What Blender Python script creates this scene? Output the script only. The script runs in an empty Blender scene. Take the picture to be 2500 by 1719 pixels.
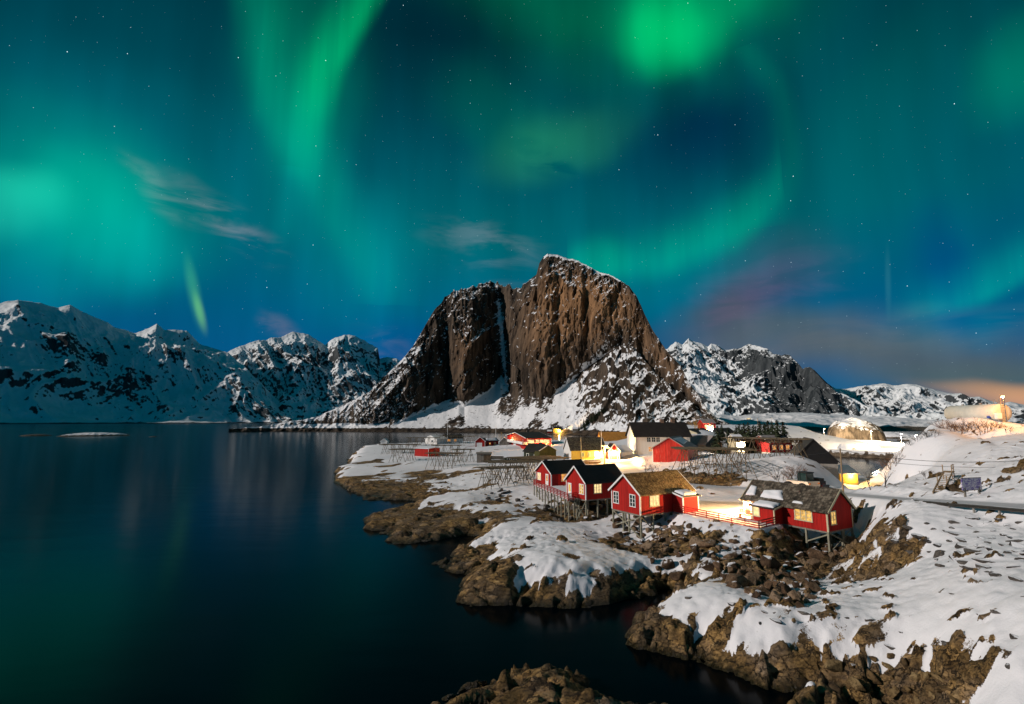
import bpy, bmesh, math, random
import numpy as np
from mathutils import Vector, Matrix

# ------------------------------------------------------------------ camera, light, exposure
SC = bpy.context.scene
COL = SC.collection
H = 17.5                      # eye above the water (a bridge)
F = 1220.0                    # focal length in photograph pixels
CX, CY, YH = 1250.0, 859.5, 1026.0
PITCH = math.atan((YH - CY) / F)

cam_d = bpy.data.cameras.new('camera')
cam_d.sensor_width = 36.0
cam_d.lens = F * 36.0 / 2500.0
cam_d.clip_start = 0.5
cam_d.clip_end = 40000
cam = bpy.data.objects.new('camera', cam_d)
COL.objects.link(cam)
cam.location = (0, 0, H)
cam.rotation_euler = (math.pi / 2 + PITCH, 0, 0)
SC.camera = cam

SC.view_settings.view_transform = 'Standard'
SC.view_settings.look = 'None'
SC.view_settings.gamma = 1.0
SC.view_settings.use_curve_mapping = False
SC.view_settings.exposure = 0.35
SC.cycles.use_denoising = True
SC.cycles.max_bounces = 5
SC.cycles.diffuse_bounces = 2
SC.cycles.glossy_bounces = 3
SC.cycles.caustics_reflective = False
SC.cycles.caustics_refractive = False
SC.cycles.sample_clamp_indirect = 4.0

SUN_DIR = Vector((-0.91, -0.20, 0.40)).normalized()      # towards the moon
sun_d = bpy.data.lights.new('moon', 'SUN')
sun_d.energy = 2.4
sun_d.angle = math.radians(1.2)
sun_d.color = (1.0, 0.88, 0.80)
sun = bpy.data.objects.new('moon', sun_d)
COL.objects.link(sun)
sun.rotation_euler = SUN_DIR.to_track_quat('Z', 'Y').to_euler()

def ray(px, py):
    a = (px - CX) / F
    b = -(py - CY) / F
    s, c = math.sin(PITCH), math.cos(PITCH)
    return np.array([a, c - b * s, s + b * c])
def azel(px, py):
    d = ray(px, py)
    return math.atan2(d[0], d[1]), math.atan2(d[2], math.hypot(d[0], d[1]))
def at_z(px, py, z):
    d = ray(px, py)
    t = (z - H) / d[2]
    return np.array([d[0] * t, d[1] * t, z])
def at_r(px, py, r):
    d = ray(px, py)
    t = r / math.hypot(d[0], d[1])
    return np.array([d[0] * t, d[1] * t, H + d[2] * t])

# ------------------------------------------------------------------ sky with aurora (directions only)
W = bpy.data.worlds.new('World')
SC.world = W
W.use_nodes = True
def build_sky():
    nt = W.node_tree
    N, L = nt.nodes, nt.links
    N.clear()
    tc = N.new('ShaderNodeTexCoord')
    sep = N.new('ShaderNodeSeparateXYZ'); L.new(tc.outputs['Generated'], sep.inputs[0])
    def math_(op, a, b=None):
        m = N.new('ShaderNodeMath'); m.operation = op
        for i, v in enumerate((a, b)):
            if v is None: continue
            if isinstance(v, (int, float)): m.inputs[i].default_value = v
            else: L.new(v, m.inputs[i])
        return m.outputs[0]
    az = math_('ARCTAN2', sep.outputs[0], sep.outputs[1])
    el = math_('ARCSINE', sep.outputs[2])
    com = N.new('ShaderNodeCombineXYZ'); L.new(az, com.inputs[0]); L.new(el, com.inputs[1])
    # slow distortion so that no band is a clean ellipse
    nz = N.new('ShaderNodeTexNoise'); nz.inputs['Scale'].default_value = 3.2; nz.inputs['Detail'].default_value = 3
    L.new(com.outputs[0], nz.inputs['Vector'])
    vs = N.new('ShaderNodeVectorMath'); vs.operation = 'SUBTRACT'; L.new(nz.outputs['Color'], vs.inputs[0]); vs.inputs[1].default_value = (.5, .5, .5)
    vm = N.new('ShaderNodeVectorMath'); vm.operation = 'MULTIPLY_ADD'; L.new(vs.outputs[0], vm.inputs[0]); vm.inputs[1].default_value = (.10, .16, 0); L.new(com.outputs[0], vm.inputs[2])
    uv = vm.outputs[0]
    ramp = N.new('ShaderNodeValToRGB')
    L.new(math_('MULTIPLY', el, 1 / 1.5708), ramp.inputs[0])
    e = ramp.color_ramp.elements
    e[0].position = 0.0; e[0].color = (0.012, 0.135, 0.265, 1)
    e[1].position = 1.0; e[1].color = (0, 0.028, 0.055, 1)
    for p, c in ((0.06, (0.002, .112, .30, 1)), (0.13, (0, .125, .265, 1)), (0.22, (0, .135, .195, 1)), (0.33, (0, .088, .125, 1)), (0.44, (0, .044, .066, 1)), (0.6, (0, .036, .055, 1))):
        k = e.new(p); k.color = c
    acc = ramp.outputs[0]
    def blob(px, py, rx, ry, rot, col, src=None):
        nonlocal acc
        a0, e0 = azel(px, py)
        a1, _ = azel(px + 20, py); _, e1 = azel(px, py - 20)
        mp = N.new('ShaderNodeMapping'); mp.vector_type = 'TEXTURE'
        L.new(src or uv, mp.inputs[0])
        mp.inputs['Location'].default_value = (a0, e0, 0)
        mp.inputs['Rotation'].default_value = (0, 0, math.radians(rot))
        mp.inputs['Scale'].default_value = (rx * (a1 - a0) / 20, ry * (e1 - e0) / 20, 1)
        g = N.new('ShaderNodeTexGradient'); g.gradient_type = 'SPHERICAL'; L.new(mp.outputs[0], g.inputs[0])
        mr = N.new('ShaderNodeMapRange'); mr.interpolation_type = 'SMOOTHERSTEP'; L.new(g.outputs['Fac'], mr.inputs[0])
        ma = N.new('ShaderNodeVectorMath'); ma.operation = 'MULTIPLY_ADD'
        L.new(mr.outputs[0], ma.inputs[0]); ma.inputs[1].default_value = col; L.new(acc, ma.inputs[2])
        acc = ma.outputs[0]
    raw = com.outputs[0]
    # fine vertical rays inside the curtains
    rmp = N.new('ShaderNodeMapping'); L.new(raw, rmp.inputs[0]); rmp.inputs['Scale'].default_value = (26, 1.3, 1)
    rn = N.new('ShaderNodeTexNoise'); rn.inputs['Scale'].default_value = 1; rn.inputs['Detail'].default_value = 4; L.new(rmp.outputs[0], rn.inputs['Vector'])
    rr = N.new('ShaderNodeMapRange'); L.new(rn.outputs['Fac'], rr.inputs[0]); rr.inputs[1].default_value = .28; rr.inputs[2].default_value = .72; rr.inputs[3].default_value = .62; rr.inputs[4].default_value = 1.25
    rays = rr.outputs[0]
    suv = N.new('ShaderNodeSeparateXYZ'); L.new(uv, suv.inputs[0])
    wm = N.new('ShaderNodeVectorMath'); wm.operation = 'MULTIPLY_ADD'; L.new(vs.outputs[0], wm.inputs[0]); wm.inputs[1].default_value = (.05, .05, 0); L.new(com.outputs[0], wm.inputs[2])
    sw = N.new('ShaderNodeSeparateXYZ'); L.new(wm.outputs[0], sw.inputs[0])
    def curve(inp, pts):
        fc = N.new('ShaderNodeFloatCurve'); L.new(inp, fc.inputs['Value']); c = fc.mapping.curves[0]
        pts = sorted(pts); c.points[0].location = pts[0]; c.points[1].location = pts[-1]
        for p in pts[1:-1]: c.points.new(*p)
        fc.mapping.use_clip = False; fc.mapping.update(); return fc.outputs[0]
    def ribbon(path, inten, w_lo, w_hi, col, vertical=True, ray=True):
        """curtain along a path of photograph directions; w_lo / w_hi: softness on either side (radians)"""
        nonlocal acc
        ae = [azel(*p) for p in path]
        PXM = sum(p[0 if vertical else 1] for p in path) / len(path)
        u, v = (sw.outputs[1], sw.outputs[0]) if vertical else (sw.outputs[0], sw.outputs[1])
        t = math_('MULTIPLY_ADD', u, None) if False else None
        tt = N.new('ShaderNodeMath'); tt.operation = 'MULTIPLY_ADD'; L.new(u, tt.inputs[0]); tt.inputs[1].default_value = .5; tt.inputs[2].default_value = .5
        T = lambda q: q * .5 + .5
        c = curve(tt.outputs[0], [(T(e_), T(a_)) if vertical else (T(a_), T(e_)) for a_, e_ in ae])
        cc = N.new('ShaderNodeMath'); cc.operation = 'MULTIPLY_ADD'; L.new(c, cc.inputs[0]); cc.inputs[1].default_value = 2; cc.inputs[2].default_value = -1
        off = math_('SUBTRACT', v, cc.outputs[0])
        fs = []
        for w in (-w_lo, w_hi):
            m = N.new('ShaderNodeMapRange'); m.interpolation_type = 'SMOOTHERSTEP'; L.new(off, m.inputs[0]); m.inputs[1].default_value = w; m.inputs[2].default_value = -w * .15; fs.append(m.outputs[0])
        I = curve(tt.outputs[0], [(T(azel(PXM, p[1])[1] if vertical else azel(p[0], PXM)[0]), k) for p, k in inten])
        f = math_('MULTIPLY', math_('MULTIPLY', fs[0], fs[1]), math_('MAXIMUM', I, 0.0))
        if ray: f = math_('MULTIPLY', f, rays)
        ma = N.new('ShaderNodeVectorMath'); ma.operation = 'MULTIPLY_ADD'; L.new(f, ma.inputs[0]); ma.inputs[1].default_value = col; L.new(acc, ma.inputs[2]); acc = ma.outputs[0]
    B = [
     # glow on the left
     (180, 520, 620, 330, 0, (0, .20, .09)), (-20, 480, 260, 120, 0, (.01, .26, .14)), (200, 500, 300, 190, 0, (0, .11, .05)), (1150, 640, 800, 330, 0, (0, .022, .0)), (1950, 560, 700, 330, 0, (0, .012, -.01)), (330, 610, 200, 190, 20, (0, .13, .10)),
     (280, 330, 380, 280, 0, (0, .035, .04)), (600, 430, 330, 280, 0, (0, .03, .03)),
     # light between the two arms, and the foot of the curtain
     (745, 130, 250, 420, 4, (0, .10, .03)), (735, 380, 170, 300, 8, (0, .10, .06)), (890, 640, 240, 250, 25, (0, .07, .065)),
     # top glow
     (1628, 80, 190, 160, 0, (.0, .36, .07)), (1690, 0, 330, 190, 0, (0, .24, .06)), (1600, 60, 650, 330, 0, (0, .07, .014)), (1330, -20, 420, 200, 0, (0, .06, .008)),
     # patch above the summit
     (1350, 355, 290, 120, 10, (.010, .10, .016)), (1240, 300, 300, 140, -15, (0, .045, .012)),
     (1640, 690, 300, 120, 10, (0, .05, .03)), (1470, 650, 130, 90, 0, (0, .09, .03)),
     # sides
     (2480, 200, 190, 210, 0, (0, .12, .03)), (2330, 760, 330, 110, 8, (0, .05, .04)), (2150, 250, 600, 330, 0, (0, .02, .0)),
     # dark hollow and corners
     (1720, 350, 380, 270, 0, (0, -.052, -.045)), (-60, -40, 700, 420, 0, (0, -.012, -.014)), (1090, 130, 330, 420, 0, (0, -.018, -.024)), (2420, -40, 600, 330, 0, (0, -.008, -.014)),
     (2290, 640, 110, 250, 0, (0, -.035, .0)),
     # cloud bank and town glow low on the right
     (2330, 880, 680, 140, 0, (.085, .025, -.12)), (1900, 850, 460, 120, 5, (.085, .025, -.08)), (1740, 800, 260, 90, 0, (.04, .0, -.06)), (2490, 935, 420, 52, -4, (.50, .19, .01)), (2520, 960, 300, 60, 0, (.25, .09, .0)),
     (1870, 690, 270, 150, 30, (.03, -.022, -.02)), (1800, 745, 190, 80, 20, (.03, -.012, -.045)),
     (960, 860, 260, 120, 0, (0, -.012, .03)),
    ]
    for b in B: blob(*b)
    ribbon([(985, -260), (935, -60), (890, 20), (845, 95), (808, 170), (780, 260), (758, 350), (742, 430), (735, 480)], [((0, -300), .3), ((0, -60), .8), ((0, 60), 1), ((0, 200), .9), ((0, 330), .5), ((0, 470), .0)], .10, .045, (0, .34, .085))
    ribbon([(585, -260), (600, -60), (622, 60), (645, 180), (680, 300), (725, 400), (780, 500), (850, 600), (905, 680), (930, 740)], [((0, -300), .3), ((0, 0), .8), ((0, 250), .85), ((0, 380), .9), ((0, 520), .5), ((0, 640), .5), ((0, 740), .0)], .07, .12, (0, .135, .055))
    ribbon([(700, 420), (690, 520), (668, 620), (640, 720)], [((0, 400), 0), ((0, 480), .8), ((0, 600), .5), ((0, 740), 0)], .03, .05, (0, .05, .045))
    ribbon([(1400, 668), (1480, 660), (1560, 652), (1650, 632), (1740, 598), (1820, 552), (1870, 505), (1910, 440), (1935, 380)], [((1380, 0), .1), ((1470, 0), .8), ((1600, 0), .8), ((1750, 0), 1.0), ((1850, 0), .8), ((1925, 0), .0)], .055, .10, (0, .20, .075), False)
    ribbon([(1900, 520), (1925, 420), (1930, 320), (1905, 220), (1850, 140), (1780, 80)], [((0, 560), .0), ((0, 470), .8), ((0, 330), .55), ((0, 200), .6), ((0, 80), 0)], .05, .04, (0, .075, .025))
    ribbon([(2150, 760), (2300, 735), (2420, 690), (2500, 650), (2620, 590)], [((2140, 0), .0), ((2300, 0), .5), ((2450, 0), 1), ((2600, 0), .8)], .03, .075, (0, .22, .11), False)
    # thin torn clouds
    cm = None
    cmp_ = N.new('ShaderNodeMapping'); L.new(raw, cmp_.inputs[0]); cmp_.inputs['Scale'].default_value = (7, 26, 1); cmp_.inputs['Rotation'].default_value = (0, 0, .42)
    cn = N.new('ShaderNodeTexNoise'); cn.inputs['Scale'].default_value = 1; cn.inputs['Detail'].default_value = 6; cn.inputs['Roughness'].default_value = .55; cn.inputs['Distortion'].default_value = .6; L.new(cmp_.outputs[0], cn.inputs['Vector'])
    cr = N.new('ShaderNodeMapRange'); cr.interpolation_type = 'SMOOTHSTEP'; L.new(cn.outputs['Fac'], cr.inputs[0]); cr.inputs[1].default_value = .40; cr.inputs[2].default_value = .66
    keep, acc = acc, None
    zero = N.new('ShaderNodeCombineXYZ'); acc = zero.outputs[0]
    for b in [(395, 490, 170, 50, -30, (.10, .07, .07)), (560, 545, 230, 62, -24, (.17, .10, .11)), (1200, 620, 240, 100, -14, (.085, .06, .07)), (690, 790, 90, 50, -40, (.09, .04, .03)), (960, 850, 150, 60, -20, (.06, .03, .01)), (1330, 385, 120, 46, -22, (-.01, -.07, -.02)), (2200, 800, 700, 90, 6, (.03, .015, .0)), (1860, 720, 330, 130, 20, (.04, .01, .025))]: blob(*b)
    cs = N.new('ShaderNodeVectorMath'); cs.operation = 'SCALE'; L.new(acc, cs.inputs[0]); L.new(cr.outputs[0], cs.inputs['Scale'])
    ad = N.new('ShaderNodeVectorMath'); ad.operation = 'ADD'; L.new(keep, ad.inputs[0]); L.new(cs.outputs[0], ad.inputs[1]); acc = ad.outputs[0]
    raw = com.outputs[0]
    for b in [(474, 715, 26, 130, 14, (.03, .20, .03)), (488, 762, 18, 75, 17, (.11, .28, .0)), (2168, 690, 13, 130, -4, (.012, .04, .03))]: blob(*b, src=raw)
    # soft unevenness along the aurora rays
    mp = N.new('ShaderNodeMapping'); L.new(raw, mp.inputs[0]); mp.inputs['Scale'].default_value = (9, 1.6, 1); mp.inputs['Rotation'].default_value = (0, 0, .15)
    n2 = N.new('ShaderNodeTexNoise'); n2.inputs['Scale'].default_value = 1; n2.inputs['Detail'].default_value = 3; L.new(mp.outputs[0], n2.inputs['Vector'])
    mr = N.new('ShaderNodeMapRange'); L.new(n2.outputs['Fac'], mr.inputs[0]); mr.inputs[1].default_value = .25; mr.inputs[2].default_value = .75; mr.inputs[3].default_value = .80; mr.inputs[4].default_value = 1.18
    sc_ = N.new('ShaderNodeVectorMath'); sc_.operation = 'SCALE'; L.new(acc, sc_.inputs[0]); L.new(mr.outputs[0], sc_.inputs['Scale'])
    mx = N.new('ShaderNodeVectorMath'); mx.operation = 'MAXIMUM'; L.new(sc_.outputs[0], mx.inputs[0]); mx.inputs[1].default_value = (0, .008, .016)
    # stars
    acc = mx.outputs[0]
    for scale, thr, keep, amp in ((30, .015, .60, 1.2), (70, .024, .62, .45), (13, .0095, .70, 2.6)):
        vo = N.new('ShaderNodeTexVoronoi'); vo.voronoi_dimensions = '2D'; vo.inputs['Scale'].default_value = scale; L.new(raw, vo.inputs['Vector'])
        sp = N.new('ShaderNodeSeparateColor'); L.new(vo.outputs['Color'], sp.inputs[0])
        k = N.new('ShaderNodeMapRange'); L.new(sp.outputs[0], k.inputs[0]); k.inputs[1].default_value = keep; k.inputs[2].default_value = 1; 
        d = N.new('ShaderNodeMapRange'); L.new(vo.outputs['Distance'], d.inputs[0]); d.inputs[1].default_value = thr; d.inputs[2].default_value = thr * .35
        p = math_('MULTIPLY', k.outputs[0], d.outputs[0])
        ma = N.new('ShaderNodeVectorMath'); ma.operation = 'MULTIPLY_ADD'; L.new(p, ma.inputs[0]); ma.inputs[1].default_value = (amp * .75, amp * .95, amp); L.new(acc, ma.inputs[2]); acc = ma.outputs[0]
    bg = N.new('ShaderNodeBackground'); L.new(acc, bg.inputs[0]); bg.inputs[1].default_value = 0.66
    out = N.new('ShaderNodeOutputWorld'); L.new(bg.outputs[0], out.inputs[0])
build_sky()

# ------------------------------------------------------------------ noise
_rs = np.random.RandomState(7)
_P = _rs.permutation(256); _P = np.concatenate([_P, _P, _P])
_G = _rs.normal(size=(256, 3)); _G /= np.linalg.norm(_G, axis=1)[:, None]; _G = _G.astype(np.float32)
def pn(x, y, z=0.0):
    x = np.asarray(x, np.float32); y = np.asarray(y, np.float32); z = np.zeros_like(x) + np.float32(z) if np.isscalar(z) else np.asarray(z, np.float32)
    x, y, z = np.broadcast_arrays(x, y, z)
    xi = np.floor(x).astype(np.int64); yi = np.floor(y).astype(np.int64); zi = np.floor(z).astype(np.int64)
    xf = x - xi; yf = y - yi; zf = z - zi
    u = xf**3 * (xf * (xf * 6 - 15) + 10); v = yf**3 * (yf * (yf * 6 - 15) + 10); w = zf**3 * (zf * (zf * 6 - 15) + 10)
    r = 0
    for i in (0, 1):
        for j in (0, 1):
            for k in (0, 1):
                h = _P[_P[_P[(xi + i) & 255] + ((yi + j) & 255)] + ((zi + k) & 255)]
                g = _G[h]
                d = g[..., 0] * (xf - i) + g[..., 1] * (yf - j) + g[..., 2] * (zf - k)
                r = r + d * (u if i else 1 - u) * (v if j else 1 - v) * (w if k else 1 - w)
    return r * 1.6
def fbm(x, y, z=0.0, o=5, gain=.5, lac=2.03):
    a, s, t = 1.0, 0, 0
    for i in range(o):
        s = s + a * pn(x, y, z + 11.7 * i if np.isscalar(z) else z); t += a; a *= gain; x = x * lac; y = y * lac; z = z * lac
    return s / t
def ridged(x, y, z=0.0, o=5, gain=.5, lac=2.07):
    a, s, t = 1.0, 0, 0
    for i in range(o):
        n = 1 - np.abs(pn(x, y, z + 5.3 * i if np.isscalar(z) else z)) * 1.6
        s = s + a * n * np.abs(n); t += a; a *= gain; x = x * lac; y = y * lac; z = z * lac
    return s / t
def smooth(a, b, x):
    t = np.clip((x - a) / (b - a), 0, 1)
    return t * t * (3 - 2 * t)

def worley(x, y, seed=0, tilt=False):
    xi = np.floor(x).astype(np.int64); yi = np.floor(y).astype(np.int64)
    f1 = np.full(x.shape, 9.0, np.float32); f2 = f1.copy(); cid = np.zeros(x.shape, np.int64); tl = np.zeros(x.shape, np.float32)
    for i in (-1, 0, 1):
        for j in (-1, 0, 1):
            h = _P[_P[(xi + i + seed) & 255] + ((yi + j) & 255)]
            h2 = _P[h + 71]
            d = (x - xi - i - h / 256.0) ** 2 + (y - yi - j - h2 / 256.0) ** 2
            m = d < f1
            tl = np.where(m, (x - xi - i - h / 256.0) * (_P[h2 + 13] / 128.0 - 1) + (y - yi - j - h2 / 256.0) * (_P[h2 + 101] / 128.0 - 1), tl)
            f2 = np.where(m, f1, np.minimum(f2, d)); cid = np.where(m, h, cid); f1 = np.where(m, d, f1)
    return (np.sqrt(f1), np.sqrt(f2), cid / 256.0, tl) if tilt else (np.sqrt(f1), np.sqrt(f2), cid / 256.0)

# ------------------------------------------------------------------ mesh and object helpers
def tag(o, label=None, cat=None, group=None, kind=None):
    if label: o['label'] = label
    if cat: o['category'] = cat
    if group: o['group'] = group
    if kind: o['kind'] = kind
    return o
def link(name, me, mat=None, parent=None):
    o = bpy.data.objects.new(name, me)
    COL.objects.link(o)
    if mat is not None and me is not None and not me.materials: me.materials.append(mat)
    if parent is not None: o.parent = parent
    return o
def grid_mesh(name, P, attrs=None, smooth_shade=True, flip=False):
    nr, nc = P.shape[:2]
    me = bpy.data.meshes.new(name)
    idx = np.arange(nr * nc).reshape(nr, nc)
    q = np.stack([idx[:-1, :-1], idx[:-1, 1:], idx[1:, 1:], idx[1:, :-1]], -1).reshape(-1, 4)
    if flip: q = q[:, ::-1]
    me.vertices.add(nr * nc); me.vertices.foreach_set('co', P.astype(np.float32).ravel())
    me.loops.add(q.size); me.loops.foreach_set('vertex_index', q.astype(np.int32).ravel())
    me.polygons.add(len(q)); me.polygons.foreach_set('loop_start', np.arange(0, q.size, 4, dtype=np.int32))
    me.polygons.foreach_set('use_smooth', np.full(len(q), smooth_shade, bool))
    for k, v in (attrs or {}).items():
        a = me.attributes.new(k, 'FLOAT', 'POINT'); a.data.foreach_set('value', v.astype(np.float32).ravel())
    me.update(calc_edges=True)
    return me
class MB:
    """collects simple solids, then becomes one mesh object"""
    def __init__(s): s.v = []; s.f = []
    def add(s, vs, fs):
        b = len(s.v); s.v += [tuple(map(float, v)) for v in vs]; s.f += [tuple(b + i for i in f) for f in fs]; return s
    def box(s, x0, x1, y0, y1, z0, z1):
        return s.add([(x0,y0,z0),(x1,y0,z0),(x1,y1,z0),(x0,y1,z0),(x0,y0,z1),(x1,y0,z1),(x1,y1,z1),(x0,y1,z1)],
                     [(0,3,2,1),(4,5,6,7),(0,1,5,4),(1,2,6,5),(2,3,7,6),(3,0,4,7)])
    def bar(s, a, b, w, h=None, up=(0, 0, 1)):
        a = Vector(a); b = Vector(b); h = h or w
        d = (b - a).normalized(); u = Vector(up)
        if abs(d.dot(u)) > .98: u = Vector((1, 0, 0))
        sd = d.cross(u).normalized(); u = sd.cross(d).normalized()
        c = [sd * (i * w / 2) + u * (j * h / 2) for i, j in ((-1,-1),(1,-1),(1,1),(-1,1))]
        return s.add([a + k for k in c] + [b + k for k in c], [(3,2,1,0),(4,5,6,7),(0,1,5,4),(1,2,6,5),(2,3,7,6),(3,0,4,7)])
    def tube(s, a, b, r0, r1=None, n=6, caps=True):
        a = Vector(a); b = Vector(b); r1 = r0 if r1 is None else r1
        d = (b - a).normalized(); u = Vector((0, 0, 1)) if abs(d.z) < .95 else Vector((1, 0, 0))
        sd = d.cross(u).normalized(); u = sd.cross(d)
        vs = [];
        for c, r in ((a, r0), (b, r1)):
            for i in range(n):
                t = 2 * math.pi * i / n; vs.append(c + sd * (r * math.cos(t)) + u * (r * math.sin(t)))
        fs = [(i, (i + 1) % n, n + (i + 1) % n, n + i) for i in range(n)]
        if caps: fs += [tuple(range(n))[::-1], tuple(range(n, 2 * n))]
        return s.add(vs, fs)
    def prism(s, pts, x0, x1):
        n = len(pts)
        return s.add([(x0, y, z) for y, z in pts] + [(x1, y, z) for y, z in pts],
                     [tuple(range(n))[::-1], tuple(range(n, 2 * n))] + [(i, (i + 1) % n, n + (i + 1) % n, n + i) for i in range(n)])
    def mesh(s, name):
        me = bpy.data.meshes.new(name); me.from_pydata(s.v, [], s.f)
        bm = bmesh.new(); bm.from_mesh(me); bmesh.ops.recalc_face_normals(bm, faces=bm.faces); bm.to_mesh(me); bm.free()
        return me
    def build(s, name, mat, parent=None, smooth_shade=False):
        me = s.mesh(name)
        if smooth_shade: me.polygons.foreach_set('use_smooth', np.ones(len(me.polygons), bool))
        return link(name, me, mat, parent)
def empty(name, loc=(0, 0, 0), rz=0.0):
    o = bpy.data.objects.new(name, None); COL.objects.link(o); o.location = loc; o.rotation_euler = (0, 0, rz); o.empty_display_size = .3
    return o

# ------------------------------------------------------------------ materials
M = {}
def nmat(name):
    m = bpy.data.materials.new(name); m.use_nodes = True
    nt = m.node_tree; b = nt.nodes['Principled BSDF']; M[name] = m
    return m, nt, b
def node(nt, typ, **kw):
    n = nt.nodes.new(typ)
    for k, v in kw.items():
        if k.startswith('_'): setattr(n, k[1:], v)
        else:
            key = int(k[1:]) if k[0] == 'i' and k[1:].isdigit() else k
            if hasattr(v, 'is_linked') or hasattr(v, 'links'): nt.links.new(v, n.inputs[key])
            else: n.inputs[key].default_value = v
    return n
def ramp(nt, fac, *stops):
    r = nt.nodes.new('ShaderNodeValToRGB'); nt.links.new(fac, r.inputs[0]); e = r.color_ramp.elements
    while len(e) < len(stops): e.new(.5)
    for k, (p, c) in zip(e, stops): k.position = p; k.color = (*c, 1) if len(c) == 3 else c
    return r.outputs[0]
def mixc(nt, fac, a, b, mode='MIX'):
    m = nt.nodes.new('ShaderNodeMix'); m.data_type = 'RGBA'; m.blend_type = mode
    for s, v in ((m.inputs[0], fac), (m.inputs[6], a), (m.inputs[7], b)):
        if hasattr(v, 'is_linked'): nt.links.new(v, s)
        else: s.default_value = v if isinstance(v, (int, float)) else ((*v, 1) if len(v) == 3 else v)
    return m.outputs[2]
def plain(name, col, rough=.7, var=.25, scale=3.0, bump=0.0, metal=0.0, spec=.3):
    m, nt, b = nmat(name)
    tc = node(nt, 'ShaderNodeTexCoord')
    n = node(nt, 'ShaderNodeTexNoise', Vector=tc.outputs['Object'], Scale=scale, Detail=5.0)
    c = ramp(nt, n.outputs['Fac'], (.3, tuple(k * (1 - var) for k in col)), (.7, tuple(min(1, k * (1 + var)) for k in col)))
    nt.links.new(c, b.inputs['Base Color']); b.inputs['Roughness'].default_value = rough; b.inputs['Metallic'].default_value = metal; b.inputs['Specular IOR Level'].default_value = spec
    if bump:
        bp = node(nt, 'ShaderNodeBump', Height=n.outputs['Fac'], Strength=bump, Distance=.03); nt.links.new(bp.outputs[0], b.inputs['Normal'])
    return m

def mountain_material(name, dark, mid, warm, snow, nscale, streak=(1, 1, .25)):
    m, nt, b = nmat(name)
    geo = node(nt, 'ShaderNodeNewGeometry')
    at = node(nt, 'ShaderNodeAttribute', _attribute_name='snow')
    wa = node(nt, 'ShaderNodeAttribute', _attribute_name='warm')
    n1 = node(nt, 'ShaderNodeTexNoise', Vector=geo.outputs['Position'], Scale=nscale, Detail=6.0, Roughness=.65)
    mp = node(nt, 'ShaderNodeMapping', Vector=geo.outputs['Position'], Scale=streak)
    n2 = node(nt, 'ShaderNodeTexNoise', Vector=mp.outputs[0], Scale=nscale * .45, Detail=6.0, Roughness=.6)
    rock = ramp(nt, n2.outputs['Fac'], (.40, dark), (.62, mid))
    rock = mixc(nt, wa.outputs['Fac'], rock, ramp(nt, n2.outputs['Fac'], (.38, tuple(k * .22 for k in warm)), (.5, tuple(k * .6 for k in warm)), (.66, warm)))
    sub = node(nt, 'ShaderNodeMath', _operation='SUBTRACT', i0=n1.outputs['Fac'], i1=.5)
    mu = node(nt, 'ShaderNodeMath', _operation='MULTIPLY_ADD', i0=sub.outputs[0], i1=1.5, i2=at.outputs['Fac'])
    mr = node(nt, 'ShaderNodeMapRange', i0=mu.outputs[0], i1=.44, i2=.56)
    c = mixc(nt, mr.outputs[0], rock, snow)
    nt.links.new(c, b.inputs['Base Color'])
    b.inputs['Roughness'].default_value = .85; b.inputs['Specular IOR Level'].default_value = .15
    bp = node(nt, 'ShaderNodeBump', Height=n2.outputs['Fac'], Strength=.55, Distance=1.2 / nscale * .35)
    nt.links.new(bp.outputs[0], b.inputs['Normal'])
    return m
# ------------------------------------------------------------------ sea
def sea():
    m, nt, b = nmat('sea_water')
    b.inputs['Base Color'].default_value = (.0003, .002, .003, 1)
    b.inputs['Roughness'].default_value = .16
    b.inputs['IOR'].default_value = 1.095
    geo = node(nt, 'ShaderNodeNewGeometry')
    mp = node(nt, 'ShaderNodeMapping', Vector=geo.outputs['Position'], Scale=(.06, .16, .1))
    n = node(nt, 'ShaderNodeTexNoise', Vector=mp.outputs[0], Scale=1.0, Detail=3.0)
    bp = node(nt, 'ShaderNodeBump', Height=n.outputs['Fac'], Strength=.05, Distance=1.0); nt.links.new(bp.outputs[0], b.inputs['Normal'])
    mb = MB()
    n_ = 96
    rings = [6, 60, 300, 1500, 6000, 16000]
    for r in rings:
        for i in range(n_):
            a = 2 * math.pi * i / n_; mb.v.append((r * math.cos(a), r * math.sin(a), 0.0))
    for k in range(len(rings) - 1):
        for i in range(n_):
            j = (i + 1) % n_; mb.f.append((k * n_ + i, (k + 1) * n_ + i, (k + 1) * n_ + j, k * n_ + j))
    mb.f.append(tuple(range(n_)))
    tag(mb.build('sea', m), 'dark still sea reflecting the green night sky', 'sea', kind='structure')
sea()

# ------------------------------------------------------------------ mountains: sheets from the shore over the crest and down behind
def interp_px(pts, px):
    a = np.array([azel(p[0], YH)[0] for p in pts]); v = np.array([p[1] for p in pts], float)
    return np.interp(px, a, v)
def crest_el(pts, az):
    a = np.array([azel(p[0], p[1])[0] for p in pts]); e = np.array([azel(p[0], p[1])[1] for p in pts])
    return np.interp(az, a, e)
def sheet_normals(P):
    du = np.gradient(P, axis=1); dv = np.gradient(P, axis=0)
    n = np.cross(du, dv); n /= np.linalg.norm(n, axis=-1)[..., None] + 1e-9
    n[n[..., 2] < 0] *= -1
    return n

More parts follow.
